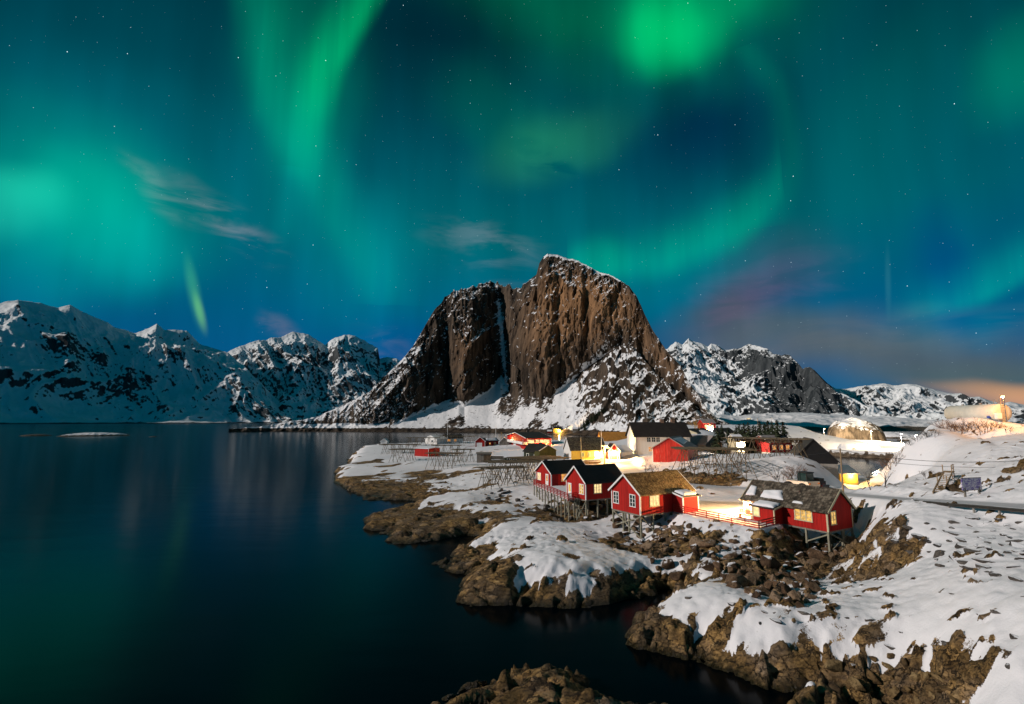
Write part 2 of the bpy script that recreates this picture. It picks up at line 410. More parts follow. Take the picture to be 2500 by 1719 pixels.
GRIDS = {}
def mountain(name, label, crest, base_r, crest_r, px0, px1, nc, nr, mat, amp, scale, power=1.25, seed=0.0, snow_bias=0.0, snow_gain=1.6, rockline=None, crestjag=.25, scrub=1.0):
    az = np.linspace(azel(px0, YH)[0], azel(px1, YH)[0], nc)
    rb = interp_px(base_r, az); rc = interp_px(crest_r, az)
    zc = H + rc * np.tan(crest_el(crest, az))
    v = np.linspace(0, 1, nr)[:, None]
    back = np.linspace(0, 1, 40)[1:, None]
    zc = np.maximum(zc, 2.0)
    Z = np.vstack([zc * v**power, zc * (1 - back**1.2) - 60 * back])
    R = np.vstack([rb + (rc - rb) * v, rc + (rc - rb) * 1.2 * back])
    V = np.vstack([np.broadcast_to(v, (nr, nc)), np.broadcast_to(1 + 0 * back, (39, nc))])
    A = np.broadcast_to(az, Z.shape)
    X, Y = R * np.sin(A), R * np.cos(A)
    env = smooth(0, .12, V) * np.where(V > .86, crestjag + (1 - crestjag) * (1 - smooth(.86, .99, V)), 1)
    # warp, ridges and gullies running down the slope
    U = A * float(np.mean(rb))
    wx = fbm(U / scale * .5, R / scale * .5, seed + 3, 3) * .55
    n0 = ridged(U / (scale * 1.6) + wx, R / (scale * 3.2), seed, 4, .5)
    n1 = ridged(U / (scale * .5) + wx * 1.5 + R / (scale * 2.2), R / (scale * 1.9), seed + 40, 5, .55)
    n2 = fbm(X / (scale * .22), Y / (scale * .22), Z / (scale * .22) + seed, 4)
    D = (n0 - .5) * amp + (n1 - .5) * amp * .55 * (.35 + .65 * smooth(.1, .5, V)) + n2 * amp * .13
    Z2 = Z + D * env
    R2 = R - D * env * .8
    X, Y = R2 * np.sin(A), R2 * np.cos(A)
    Z2[0] = -6
    P = np.stack([X, Y, Z2], -1)
    n = sheet_normals(P)
    curv = n2
    big = fbm(U / (scale * .8) + wx, R / (scale * 1.1), seed + 9, 4)
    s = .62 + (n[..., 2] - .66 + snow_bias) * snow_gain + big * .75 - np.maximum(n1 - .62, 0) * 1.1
    s = s - .38 * smooth(.15, .5, fbm(X / 90, Y / 90, Z / 60 + seed, 4) + .30) * (1 - smooth(.30, .62, V)) * scrub  # scrub speckle, which also darkens the lower slopes in place of shade
    # shore: bare wet rock
    s -= (1 - smooth(1.5, 9, Z2)) * 1.5
    if rockline: s += rockline(A, Z2, X, Y)
    GRIDS[name] = P[:nr]
    me = grid_mesh(name, P, {'snow': s, 'warm': np.zeros_like(s)})
    o = link(name, me, mat)
    tag(o, label, 'mountain', kind='structure')
    return o

mt_far = mountain_material('far_mountain_rock', (.022, .028, .032), (.075, .085, .09), (.09, .065, .045), (.78, .82, .84), .045)
mt_mid = mountain_material('mid_mountain_rock', (.016, .018, .02), (.05, .052, .052), (.09, .065, .045), (.78, .82, .84), .028)

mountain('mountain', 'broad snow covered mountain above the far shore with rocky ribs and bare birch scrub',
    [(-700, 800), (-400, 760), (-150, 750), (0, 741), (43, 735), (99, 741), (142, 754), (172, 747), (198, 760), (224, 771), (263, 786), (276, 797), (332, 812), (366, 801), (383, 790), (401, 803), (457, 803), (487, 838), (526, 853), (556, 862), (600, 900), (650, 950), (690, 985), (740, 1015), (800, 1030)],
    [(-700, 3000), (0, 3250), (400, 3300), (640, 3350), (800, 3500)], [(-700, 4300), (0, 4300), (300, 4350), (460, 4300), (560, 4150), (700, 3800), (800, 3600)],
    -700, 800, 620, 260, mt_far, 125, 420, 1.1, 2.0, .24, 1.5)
mountain('mountain', 'jagged snowy peaks behind the fjord with a steep dark summit face',
    [(430, 1000), (500, 900), (556, 859), (590, 842), (681, 825), (715, 810), (754, 818), (771, 829), (793, 842), (818, 825), (853, 814), (887, 825), (922, 846), (927, 872), (948, 868), (974, 877), (1050, 900), (1120, 960), (1160, 1010)],
    [(430, 3600), (1160, 3600)], [(430, 4500), (700, 4700), (900, 4600), (1160, 4400)],
    430, 1160, 420, 260, mt_far, 150, 330, 1.35, 14.0, .22, 1.6)
mountain('mountain', 'sharp snowy ridge with a long dark rock shoulder beyond the village',
    [(1500, 940), (1560, 890), (1600, 866), (1629, 852), (1650, 836), (1666, 844), (1681, 829), (1708, 838), (1728, 850), (1736, 841), (1755, 848), (1774, 857), (1801, 855), (1829, 844), (1852, 846), (1871, 850), (1887, 863), (1906, 869), (1929, 870), (1945, 883), (1960, 900), (1976, 896), (1995, 912), (2019, 935), (2046, 958), (2096, 978), (2131, 997), (2145, 1012), (2190, 1024)],
    [(1500, 2600), (2190, 2500)], [(1500, 3900), (1800, 3900), (1900, 3500), (2000, 3000), (2190, 2650)],
    1500, 2190, 480, 260, mt_far, 120, 260, 1.3, 25.0, .18, 1.5,
    rockline=lambda A, Z, X, Y: -.62 * smooth(azel(1850, YH)[0], azel(1905, YH)[0], A + (Z - 150) * .0002) * (1 - smooth(azel(2000, YH)[0], azel(2120, YH)[0], A)))
mountain('mountain', 'low rounded snowy hills across the water beyond the causeway',
    [(1980, 990), (2023, 938), (2042, 947), (2069, 945), (2096, 941), (2162, 937), (2182, 941), (2213, 935), (2236, 937), (2267, 945), (2298, 954), (2325, 960), (2345, 960), (2368, 970), (2391, 968), (2418, 978), (2438, 984), (2470, 992), (2520, 1000), (2700, 1005), (3000, 1010)],
    [(1980, 2500), (2200, 2200), (3000, 2600)], [(1980, 4000), (2200, 3600), (2400, 3600), (3000, 3600)],
    1980, 3000, 460, 150, mt_far, 70, 190, 1.2, 37.0, .10, 1.3)
mountain('mountain', 'faint distant blue ridge under the orange horizon glow',
    [(2400, 995), (2465, 981), (2500, 990), (2560, 986), (2800, 980), (3200, 1000)],
    [(2400, 6500), (3200, 6500)], [(2400, 7800), (3200, 7800)], 2400, 3200, 160, 60, mt_far, 80, 400, 1.2, 47.0, .0, 1.5)

def on_grid(name, px, py):
    P = GRIDS[name].reshape(-1, 3); s, c = math.sin(PITCH), math.cos(PITCH); z = P[:, 2] - H
    f = P[:, 1] * c + z * s; x = CX + F * P[:, 0] / f; y = CY - F * (-P[:, 1] * s + z * c) / f
    d = (x - px) ** 2 + (y - py) ** 2; near = d < d.min() + 4; r = np.where(near, f, 1e9)
    return P[int(np.argmin(r))]
def cliff():
    crest = [(560, 1047), (603, 1045), (638, 1040), (689, 1032), (767, 1021), (788, 1010), (819, 997), (858, 978), (900, 958), (940, 918), (980, 879), (1010, 843), (1061, 755), (1087, 725), (1110, 707), (1140, 702), (1156, 695), (1165, 699), (1171, 691), (1198, 683), (1219, 692), (1244, 696), (1251, 703), (1273, 705), (1276, 696), (1310, 669), (1317, 641), (1326, 627), (1336, 619), (1365, 623), (1413, 638), (1449, 658), (1493, 672), (1537, 700), (1555, 725), (1577, 773), (1596, 810), (1629, 857), (1662, 894), (1680, 930), (1705, 963), (1727, 996), (1750, 1020), (1780, 1034), (1810, 1040)]
    foot = [(560, 1047), (640, 1043), (770, 1035), (850, 1036), (900, 1040), (970, 1036), (1010, 1015), (1057, 993), (1120, 984), (1134, 993), (1193, 956), (1222, 922), (1248, 971), (1273, 963), (1321, 980), (1347, 971), (1383, 941), (1431, 901), (1486, 861), (1522, 835), (1550, 858), (1600, 915), (1650, 955), (1700, 995), (1750, 1026), (1810, 1040)]
    nc, nt_, nf = 900, 110, 250
    az = np.linspace(azel(560, YH)[0], azel(1810, YH)[0], nc)
    rb = interp_px([(560, 860), (640, 880), (770, 850), (900, 800), (1050, 760), (1200, 720), (1340, 640), (1430, 600), (1520, 560), (1650, 520), (1810, 500)], az)
    ec, ef = crest_el(crest, az), crest_el(foot, az)
    ef = np.minimum(ef, ec)
    # foot of the wall: the talus climbs at about 33 degrees
    k = .62 + .42 * np.exp(-((np.tan(az) * F + CX - 1520) / 85) ** 2)
    rf = (rb * k + H) / np.maximum(k - np.tan(ef), .2)
    rf = np.clip(rf, rb + 10, 1080)
    kf = np.hanning(45); kf /= kf.sum(); rf = np.convolve(np.pad(rf, 22, mode='edge'), kf, 'same')[22:-22]
    zf = H + rf * np.tan(ef)
    wall = .34
    rc = np.clip((rf * 1.0 + wall * (H - zf)) / np.maximum(1 - wall * np.tan(ec), .3), rf + 4, 1500)
    # keep the crest line continuous in depth
    kern = np.hanning(90); kern /= kern.sum()
    pad = lambda a, n=45: np.convolve(np.pad(a, n, mode='edge'), kern, 'same')[n:-n]
    rc = np.maximum(pad(rc), rf + 3)
    px = np.tan(az) * F + CX
    jag = (ridged(px / 26, px * 0 + .5, 3.0, 4) - .5) * .011 * smooth(1040, 1080, px) * (1 - smooth(1275, 1300, px)) + (ridged(px / 30, px * 0 + 2.5, 3.0, 4) - .5) * .0025
    ec = ec + jag
    zc = H + rc * np.tan(ec)
    t = np.linspace(0, 1, nt_)[:, None]
    zs0 = np.zeros(nc)
    Rt = rb + (rf - rb) * t; Zt = zf * (t ** 1.25)
    w = np.linspace(0, 1, nf)[1:, None]
    Zw = zf + (zc - zf) * w
    bulge = np.sin(np.pi * np.clip(w, 0, 1)) * .25
    Rw = rf + (rc - rf) * (w ** 1.9)
    # buttresses and the gully between them (depth in metres, towards the viewer negative)
    def hump(c, s, a): return a * np.exp(-((px - c) / s) ** 2)
    feat = hump(1140, 46, -24) + hump(1232, 24, 15) + hump(1300, 30, -12) + hump(1420, 80, -26) + hump(1085, 18, 26) + hump(1010, 40, -8) + hump(1364, 9, 10) + hump(1437, 8, 11) + hump(1560, 40, 12)
    Rw = Rw + feat * np.sin(np.pi * w ** .8) ** .8
    b = np.linspace(0, 1, 40)[1:, None]
    Zb = zc * (1 - b ** 1.3) - 30 * b; Rb = rc + 330 * b + 30 * np.sqrt(b)
    R = np.vstack([Rt, Rw, Rb]); Z = np.vstack([Zt, Zw, Zb]); A = np.broadcast_to(az, Z.shape)
    PX = np.broadcast_to(px, Z.shape)
    U = A * 950                                    # metres along the face
    T = np.vstack([np.broadcast_to(t, (nt_, nc)), np.ones((nf - 1, nc)), np.ones((39, nc))])
    Wv = np.vstack([np.zeros((nt_, nc)), np.broadcast_to(w, (nf - 1, nc)), np.ones((39, nc))])
    wallm = smooth(.0, .06, Wv)
    crestm = 1 - .75 * smooth(.93, .995, Wv)
    steep = smooth(15, 70, np.broadcast_to(zc - zf, Z.shape))
    warp = fbm(U / 60, Z / 90, 2.2, 3) * 8
    n_v = ridged((U + warp) / 34, Z / 150, 7.7, 6, .55)
    n_s = ridged((U + warp) / 11, Z / 30, 17.7, 4, .55)
    n_d = ridged((U - .55 * Z) / 60, (Z + .3 * U) / 100, 3.3, 4, .5)
    _, _, wc = worley((U + warp) / 17, Z / 46 + U / 90, 5); _, _, wc2 = worley((U + warp) / 6, Z / 14 + U / 40, 8)
    n_t = fbm(U / 22, R / 22, Z / 22, 5)
    n_r = ridged(U / 30, R / 30, 1.3, 5)
    D = wallm * crestm * steep * ((n_v - .45) * 6.5 + (n_d - .45) * 15 + (n_s - .4) * 4.0 + (wc - .5) * 6.5 + (wc2 - .5) * 2.2) + n_t * 1.6 * smooth(0, .1, T)
    # broken ground on the left flank and the right shoulder
    flank = 1 - steep
    D = D + flank * smooth(0, .2, T) * crestm * (n_r - .4) * 9
    low_right = smooth(1330, 1480, PX) * (1 - wallm) * smooth(.02, .3, T)
    D = D + low_right * (ridged(U / 45, R / 45, 9.1, 5) - .35) * 13
    R2 = R - D; Z2 = Z + D * np.where(Wv > 0, .12, .55)
    X, Y = R2 * np.sin(A), R2 * np.cos(A)
    Z2[0] = -5
    P = np.stack([X, Y, Z2], -1)
    n = sheet_normals(P)
    nz = n[..., 2]
    fine = fbm(U / 9, Z / 7 + R / 14, 4.4, 4)
    # snow: talus mostly white and speckled, wall mostly bare with ledges and gullies filled
    s_t = .76 + .45 * fbm(U / 12, R / 12, 18.8, 4) - .42 * smooth(.25, .6, fbm(U / 70, R / 70, 8.8, 3) + .08 * smooth(1150, 1250, PX) * (1 - smooth(1300, 1380, PX)) + .17) - (1 - smooth(2, 7, Z2)) * 1.4
    s_t = s_t - low_right * smooth(.28, .6, 1 - nz) * .7
    ledge = (ridged((U + Z * .5) / 26, (Z - U * .35) / 15, 6.1, 5, .6) - .62) * 1.2
    patch = smooth(.0, .35, fbm(U / 60, Z / 60, 12.1, 3) + .42 * np.exp(-((PX - 1090) / 75) ** 2) + .42 * np.exp(-((PX - 1325) / 42) ** 2) * smooth(.25, .5, Wv) + .25 * np.exp(-((PX - 1215) / 25) ** 2) + .3 * smooth(1560, 1620, PX) - .05 * 1)
    s_w = .02 + (nz - .28) * 1.4 + ledge * (.15 + 1.9 * patch) + .10 * patch
    s_w = s_w + .9 * np.exp(-((PX - (1229 + (Wv - .3) * -25)) / 7.5) ** 2) * (1.25 - smooth(.55, .95, Wv) * .75) + .55 * np.exp(-((PX - (1090 + (Wv - .7) * 60)) / 5) ** 2) * smooth(.4, .6, Wv)
    s_w = s_w + .75 * smooth(.965, .995, Wv) * smooth(1320, 1340, PX) * (1 - smooth(1500, 1540, PX)) + .22 * (1 - steep) - .1
    s_w = s_w + .30 * (1 - smooth(960, 1060, PX))
    s = s_t * (1 - wallm) + s_w * wallm
    s = s + flank * .15
    warm = wallm * smooth(1060, 1120, PX) * (.15 + .85 * smooth(.10, .5, Wv + fine * .3)) * (1 - smooth(.72, .98, Wv)) * np.clip(np.exp(-((PX - 1430) / 110) ** 2) * 1.15 + .5 * np.exp(-((PX - 1140) / 38) ** 2) * (1 - smooth(.45, .75, Wv)) + .3 * smooth(1250, 1330, PX), 0, 1)  # brown rock, plus the warm light on the middle face put into the colour
    GRIDS['cliff'] = P[:nt_ + nf - 1]
    me = grid_mesh('cliff_mountain', P, {'snow': s, 'warm': np.clip(warm, 0, 1)})
    o = link('cliff_mountain', me, mountain_material('cliff_rock', (.012, .010, .008), (.095, .072, .052), (.33, .185, .09), (.80, .82, .84), .22, (1, 1, .16)))
    tag(o, 'huge dark brown rock dome with snowy talus rising behind the village', 'mountain', kind='structure')
cliff()
# ------------------------------------------------------------------ near land: one height function
def PZ(px, py, z): return at_z(px, py, z)
def poly_px(pts): return np.array([(p[1:] if p[0] == 'w' else tuple(at_z(p[0], p[1], 0)[:2])) for p in pts], float)
MAIN = poly_px([(905,1098),(880,1108),(866,1115),(850,1135),(829,1148),(815,1174),(828,1183),(856,1206),(890,1221),(960,1223),(1020,1222),(1050,1228),(1000,1242),(930,1256),(888,1270),(893,1290),(930,1302),(955,1313),(905,1330),(960,1334),(1040,1325),(1100,1318),(1165,1308),(1183,1304),(1120,1338),(1038,1378),(1050,1391),(1100,1398),(1140,1402),(1168,1408),(1120,1432),(1108,1444),(1125,1463),(1150,1475),(1200,1482),(1250,1482),(1283,1478),(1288,1484),(1330,1487),(1385,1499),(1450,1498),(1500,1486),(1560,1468),(1630,1446),(1640,1452),(1590,1480),(1545,1508),(1526,1545),(1545,1572),(1580,1587),(1630,1604),(1680,1619),(1702,1620),(1712,1632),(1780,1656),(1850,1674),(1895,1692),(1960,1706),(2040,1700),(2100,1725),
    ('w',21.5,26.5),('w',26,18),('w',60,8),('w',170,30),('w',200,90),('w',165,128),('w',118,138),('w',98,150),('w',88,168),('w',100,215),('w',130,246),('w',190,258),('w',212,300),('w',225,350),('w',235,420),('w',250,560),('w',130,600),('w',105,480),('w',78,370),('w',50,345),('w',0,345),('w',-45,335),('w',-82,310)])
ISLE1 = poly_px([(1000,1745),(1050,1716),(1105,1693),(1180,1662),(1255,1648),(1330,1634),(1400,1640),(1445,1665),(1475,1692),(1530,1698),(1610,1700),(1680,1730),(1620,1800),(1300,1900),(1000,1830)])
ISLE2 = poly_px([(1895,1735),(1925,1700),(1970,1682),(2030,1688),(2055,1712),(2070,1760),(1990,1830),(1880,1810)])
def sdist(poly, x, y):
    a = poly; b = np.roll(poly, -1, 0)
    d = np.full(x.shape, 1e9, np.float32); ins = np.zeros(x.shape, bool)
    for (ax, ay), (bx, by) in zip(a, b):
        ex, ey = bx - ax, by - ay
        t = np.clip(((x - ax) * ex + (y - ay) * ey) / (ex * ex + ey * ey + 1e-12), 0, 1)
        d = np.minimum(d, (x - ax - t * ex) ** 2 + (y - ay - t * ey) ** 2)
        c = ((ay > y) != (by > y)) & (x < ex * (y - ay) / (ey + (ey == 0) * 1e-12) + ax)
        ins ^= c
    return np.where(ins, 1, -1) * np.sqrt(d)

CTRL = [(900,1120,3),(950,1108,4),(1000,1130,3.6),(1050,1142,3),(960,1160,2.2),(1040,1172,2),(1100,1125,4),(1150,1108,4.2),(1100,1100,4.2),(1000,1094,4.2),(940,1090,3.5),(1180,1145,3.6),(1150,1185,2.4),(1120,1215,2.6),(1170,1235,2.6),(1130,1250,1.8),(1250,1190,3.4),(1250,1150,4.1),(1000,1195,1.2),(900,1200,.8),
 (1000,1275,1.2),(1080,1285,1.6),(940,1285,.7),(1120,1370,.9),(1080,1385,.6),
 (1300,1232,2.0),(1250,1275,3.0),(1210,1262,2.4),(1190,1330,1.6),(1350,1272,1.9),(1430,1262,2.0),(1400,1300,2.6),(1300,1330,3.2),(1240,1365,2.7),(1350,1390,3.3),(1260,1400,2.5),(1350,1420,2.7),(1430,1440,2.4),(1480,1390,3.0),(1564,1323,1.7),(1500,1288,2.5),(1530,1405,2.7),(1490,1460,1.8),(1600,1440,.9),(1640,1390,2.4),(1700,1425,3.3),(1660,1345,3.0),(1700,1300,4.0),(1780,1330,3.6),(1860,1400,3.0),(1800,1480,3.3),(1900,1460,3.3),(1740,1500,2.7),(1620,1500,1.9),(1580,1540,1.3),(1720,1560,1.6),(1890,1530,3.0),(1960,1560,3.2),(2000,1500,3.6),(2025,1367,1.9),(2083,1333,2.8),(1960,1322,3.3),(1980,1420,3.0),(1840,1615,1.9),(2000,1640,2.5),
 (1700,1250,5.0),(1760,1242,5),(1830,1250,5),(1860,1262,5),(1940,1300,3.6),(1990,1320,2.6),(1750,1215,5.2),(1850,1215,5.4),(1640,1232,4.6),(1590,1240,3.8),(1530,1235,3.2),(1480,1225,3.4),(1430,1215,3.6),
 (1840,1198,5.8),(1700,1190,5.8),(1950,1210,6.2),(2070,1213,7),(2230,1222,8.4),(2350,1228,8.9),(2480,1236,9.3),
 (2200,1250,8.0),(2150,1240,7.6),(2125,1290,6.2),(2185,1290,7.1),(2100,1385,3.2),(2170,1385,4.2),(2250,1300,7.2),(2400,1290,8.0),(2480,1280,8.5),(2250,1380,5.6),(2350,1380,6.7),(2480,1380,7.6),(2150,1455,4),(2250,1480,4.9),(2400,1480,6.2),(2480,1500,6.6),(2150,1560,3.2),(2300,1580,4.5),(2450,1610,5.1),(2110,1610,2.8),(2240,1670,1.7),(2160,1680,1.7),(2330,1690,2.6),(2430,1700,3.8),
 (2190,1110,11.3),(2182,1130,10.0),(2300,1180,9.2),(2300,1120,11.5),(2400,1150,10.8),(2300,1062,15),(2400,1080,13.8),(2480,1062,15.2),(2400,1036,16.8),(2480,1034,16.9),(2330,1044,16.2),(2060,1197,6.2),(2150,1197,6.8),(2220,1170,8.6),(2400,1213,9.1),(2480,1200,10),(2480,1130,12.4),(2220,1090,12.6),
 (1960,1117,10.2),(2006,1138,8.6),(1990,1172,7),(1930,1150,8.3),(1900,1172,6.8),(2040,1186,3.4),(2090,1183,1.8),(2140,1180,2.6),(1870,1150,8.0),(1860,1120,9.4),(1800,1116,9),(1700,1140,8.1),(1650,1146,7.5),(1700,1178,6.2),(1760,1188,6),(1620,1155,5.6),(1560,1165,6),(1530,1140,6),(1500,1122,6),(1575,1122,7.6),(1450,1150,5.2),(1400,1140,5),
 (1300,1110,5),(1230,1105,4.8),(1394,1122,5),(1553,1110,6.8),(1700,1090,8.5),(1740,1075,10),(1720,1050,13.5),(1800,1070,9),(1850,1082,8),(1880,1050,12),(1950,1042,13.5),(2000,1072,6),(1960,1088,5),(1650,1060,12),
 (1345,1624,2.0),(1250,1652,1.3),(1150,1690,1.0),(1430,1682,1.4),(1540,1716,.9),(1965,1678,1.7),(2010,1700,1.6)]
_cp = np.array([at_z(a, b, c) for a, b, c in CTRL])
_extra = np.array([(120,60,9),(140,110,5),(120,128,2),(200,60,6),(300,300,4),(250,420,6),(180,420,10),(130,450,14),(90,400,7),(40,320,4),(0,300,4),(-40,290,4),(70,300,9),(110,330,14),(60,20,7),(45,14,5),(70,118,9),(62,118,9.2),(84,122,1.6),(92,126,1.2),(80,108,1.4),(88,112,1.2),(74,96,2.6),(66,92,3.2),(67,100,2.4),(66,85,4.6),(100,130,1.5),(112,96,13),(140,90,9),(87,100,16.8),(86,88,16.9),(96,94,16.6),(84,110,12.5),(100,110,11),(150,200,1),(250,280,2.5),(35,25,5.5)], float)
_cp = np.vstack([_cp, _extra])
_cp[:, :2] += 0
def _mq(r2): return np.sqrt(r2 + 9.0)
_K = _mq(((_cp[:, None, :2] - _cp[None, :, :2]) ** 2).sum(-1)); _wt = np.linalg.solve(_K - .25 * np.eye(len(_cp)), _cp[:, 2] - 4.0)
def ctrl_h(x, y):
    o = np.full(x.shape, 4.0, np.float32)
    for (cx_, cy_, _), w in zip(_cp, _wt): o += np.float32(w) * np.sqrt((x - cx_) ** 2 + (y - cy_) ** 2 + 9.0)
    return o
# roads and level yards
ROAD = np.array([at_z(*p) for p in [(2620,1249,9.8),(2500,1238,9.4),(2350,1229,8.9),(2230,1222,8.4),(2120,1213,7.4),(2030,1205,6.6),(1950,1203,6.2),(1840,1197,5.8),(1740,1190,5.8),(1650,1182,5.8),(1580,1168,5.9),(1535,1148,5.9),(1510,1126,6)]])
def seg_dist(poly, x, y):
    d = np.full(x.shape, 1e9); z = np.zeros(x.shape)
    for a, b in zip(poly[:-1], poly[1:]):
        e = b[:2] - a[:2]; t = np.clip(((x - a[0]) * e[0] + (y - a[1]) * e[1]) / (e @ e), 0, 1)
        q = (x - a[0] - t * e[0]) ** 2 + (y - a[1] - t * e[1]) ** 2
        m = q < d; d = np.where(m, q, d); z = np.where(m, a[2] + t * (b[2] - a[2]), z)
    return np.sqrt(d), z
YARD = np.array([at_z(*p)[:2] for p in [(1640,1238,5),(1700,1263,5),(1780,1279,5),(1856,1296,5),(1906,1282,5),(1896,1262,5),(1870,1218,5),(1800,1208,5.2),(1690,1210,5.2),(1660,1222,5)]])
PADS = [(1394,1120,5,12),(1553,1108,6.8,14),(1635,1120,6.5,4),(1290,1098,5,12),(1240,1126,4.3,8),(1300,1120,4.5,10),(1180,1093,4,9),(1500,1122,6,6)]
PADS = [(*at_z(a, b, c)[:2], c, r) for a, b, c, r in PADS]
ROCKY = [(900,1168,1.5,10,.55),(1000,1184,1.5,10,.6),(960,1140,2.5,5,.75),(1080,1162,2.2,7,.75),(1130,1195,2.2,6,.6),(1200,1180,3,4,.5),(1160,1150,3.2,3.5,.6),(910,1128,2.6,4,.6),(1010,1150,2.8,5,.55),(1230,1208,3,3,.6),  # (px, py, z, radius, amount): places blown bare of snow
 (2110,1320,5,2.6,.9),(2150,1380,4,2.8,.9),(2185,1320,6.5,1.6,.7),(1650,1160,7,5,.9),(1715,1165,7,6,.9),(1760,1165,7,3,.8),(2060,1335,2.6,3.5,.5),(1620,1440,1,3,1.2),(1560,1450,1.5,3,.9),(1540,1330,1.8,4.5,.85),(1620,1330,2.8,4,.7),(1680,1320,3.4,3,.55),(1800,1390,3.1,4.5,.6),(1890,1370,3,5,.7),(1960,1350,2.7,4.5,.8),(1900,1440,3.1,3.5,.6),(2000,1345,2.3,3,.8),(2200,1690,1.6,2.6,1.3),(2130,1690,1.5,2.0,1.0),(2275,1695,2,2.0,1.2),(1350,1255,1.8,6,1.0),(1420,1255,2,5,1.0),(1470,1240,2.4,4,.9),(1200,1225,2.4,3,.7),(1060,1150,2.6,4,.7),(2020,1150,7,4,.7),(2270,1172,9,1.5,.9),(2325,1195,9,1.5,.9),(2365,1198,9.2,1.6,1.0),(2450,1190,9.8,1.3,.7),(2480,1140,12,1.6,.8),(2440,1098,13.2,1.0,.5),
 (1345,1640,1.6,8,2.0),(1200,1690,.8,8,2.0),(1080,1280,1.4,9,1.2),(1000,1280,1,9,1.5),(1100,1380,.8,5,1.5),(1180,1420,1.2,4,1.2),(880,1140,1.5,9,.6),(1400,1360,3.2,1.1,.6),(1450,1375,3.2,.9,.55)]
ROCKY = [(*at_z(a, b, c)[:2], r, k) for a, b, c, r, k in ROCKY]
def height(x, y):
    x = np.asarray(x, np.float32); y = np.asarray(y, np.float32)
    near = 1 - smooth(60, 150, y)
    wob = fbm(x / 3.1, y / 3.1, 1.7, 4) * (.9 + .01 * y) + fbm(x / 14, y / 14, 8.7, 2) * (.8 + .02 * y)
    sd = sdist(MAIN, x, y)
    sd = np.maximum(np.maximum(sd, sdist(ISLE1, x, y)), sdist(ISLE2, x, y))
    sdn = sd + wob
    c = np.maximum(ctrl_h(x, y), .5)
    c = c + fbm(x / 11, y / 11, 3.3, 3) * .55 + fbm(x / 3.7, y / 3.7, 5.5, 3) * .10
    sh = np.where(sdn > 0, 1.05 * sdn / (1 + .018 * sdn), .6 * sdn)
    k = .5
    b = -k * np.logaddexp(-c / k, -sh / k)                 # soft minimum
    b = np.maximum(b, -4)
    # level ground for road and yard
    rd, rz = seg_dist(ROAD, x, y)
    rw = 1 - smooth(2.4, 5.0, rd)
    b = b * (1 - rw) + rz * rw
    bank = np.exp(-((rd - 4.6) / 1.0) ** 2) * (.22 + .45 * fbm(x / 1.3, y / 1.3, 6.6, 3)) * (sd > 4) * smooth(50, 58, y)
    b = b + np.maximum(bank, 0)
    ys = sdist(YARD, x, y); yw = smooth(-3.2, .2, ys); b = b * (1 - yw) + 5.0 * yw
    pw = np.zeros_like(b)
    for px_, py_, pz, pr in PADS:
        w = 1 - smooth(pr * .6, pr, np.hypot(x - px_, y - py_)); b = b * (1 - w) + pz * w; pw = np.maximum(pw, w)
    flat = np.maximum(np.maximum(1 - smooth(2.4, 3.6, rd), smooth(-.6, .2, ys)), pw)
    # slope from small offsets is expensive, so it is taken from the shore term and the noise
    sx = 1.3 + .4 * fbm(x / 25, y / 25, 2.1, 2)
    th = .55
    u = (x * math.cos(th) + y * math.sin(th)); v_ = (-x * math.sin(th) + y * math.cos(th))
    wx, wy = fbm(x / 2.3, y / 2.3, 9.9, 3) * .5, fbm(x / 2.3, y / 2.3, 29.9, 3) * .5
    f1, f2, cid, tl = worley(u / 4.6 + wx * .7, v_ / 2.1 + wy * .7, 3, True)
    g1, g2, cid2, tl2 = worley(u / 1.5 + wx * 1.2, v_ / .7 + wy * 1.2, 9, True)
    crack = 1 - smooth(.0, .16, f2 - f1); crack2 = 1 - smooth(.0, .2, g2 - g1)
    rdet = (cid - .5) * .7 + tl * .75 + (ridged(u / 7, v_ / 3.5, 4.1, 3) - .45) * .55 - crack * .42 + (cid2 - .5) * .14 + tl2 * .22 - crack2 * .07 + fbm(x / .5, y / .5, 2, 2) * .03
    rdet = rdet * (.75 + .35 * near) * (.5 + .5 * (1 - smooth(1.5, 6.0, sdn)))
    poke = smooth(.26, .44, fbm(x / 1.7 + wx, y / 1.2 + wy, 61.1, 3) + .25 * fbm(x / 9, y / 9, 63.1, 2) + .11 * smooth(14, 24, x) * near) * .6
    shoreband = 1 - smooth(.5, 3.2, sdn)
    # how deep the snow lies over the bare rock
    D = .42 + .30 * fbm(x / 8, y / 8, 21.1, 3) + .12 * fbm(x / 2.4, y / 2.4, 31.1, 3) + .16 * fbm(x / .8, y / .8, 33.1, 3)
    tide = b + .7 * fbm(x / 2.0, y / 2.0, 41.1, 4) + .5 * fbm(x / 7.0, y / 7.0, 43.1, 2)
    D = D - 1.9 * (1 - smooth(.85, 1.95, tide)) - .45 * shoreband
    for px_, py_, pr, am in ROCKY:
        D = D - am * np.exp(-(((x - px_) ** 2 + (y - py_) ** 2) / pr ** 2))
    D = D * (1 - flat) + .30 * flat
    under = np.maximum((rdet + poke) * (1 - flat) * smooth(-.5, .6, sdn) - .05, -.8)
    snow_top = np.maximum(D, -1.0)
    diff = snow_top - under
    z = b - .2 + np.where(diff > 0, under + np.minimum(diff, .10) + np.maximum(diff - .10, 0) * .9, under)
    drift = fbm(u / 5, v_ / 1.7, 51.1, 3) * .10 * smooth(0, .4, diff)
    return z + drift * (1 - flat), diff, flat * (1 - smooth(2.2, 3.0, rd))

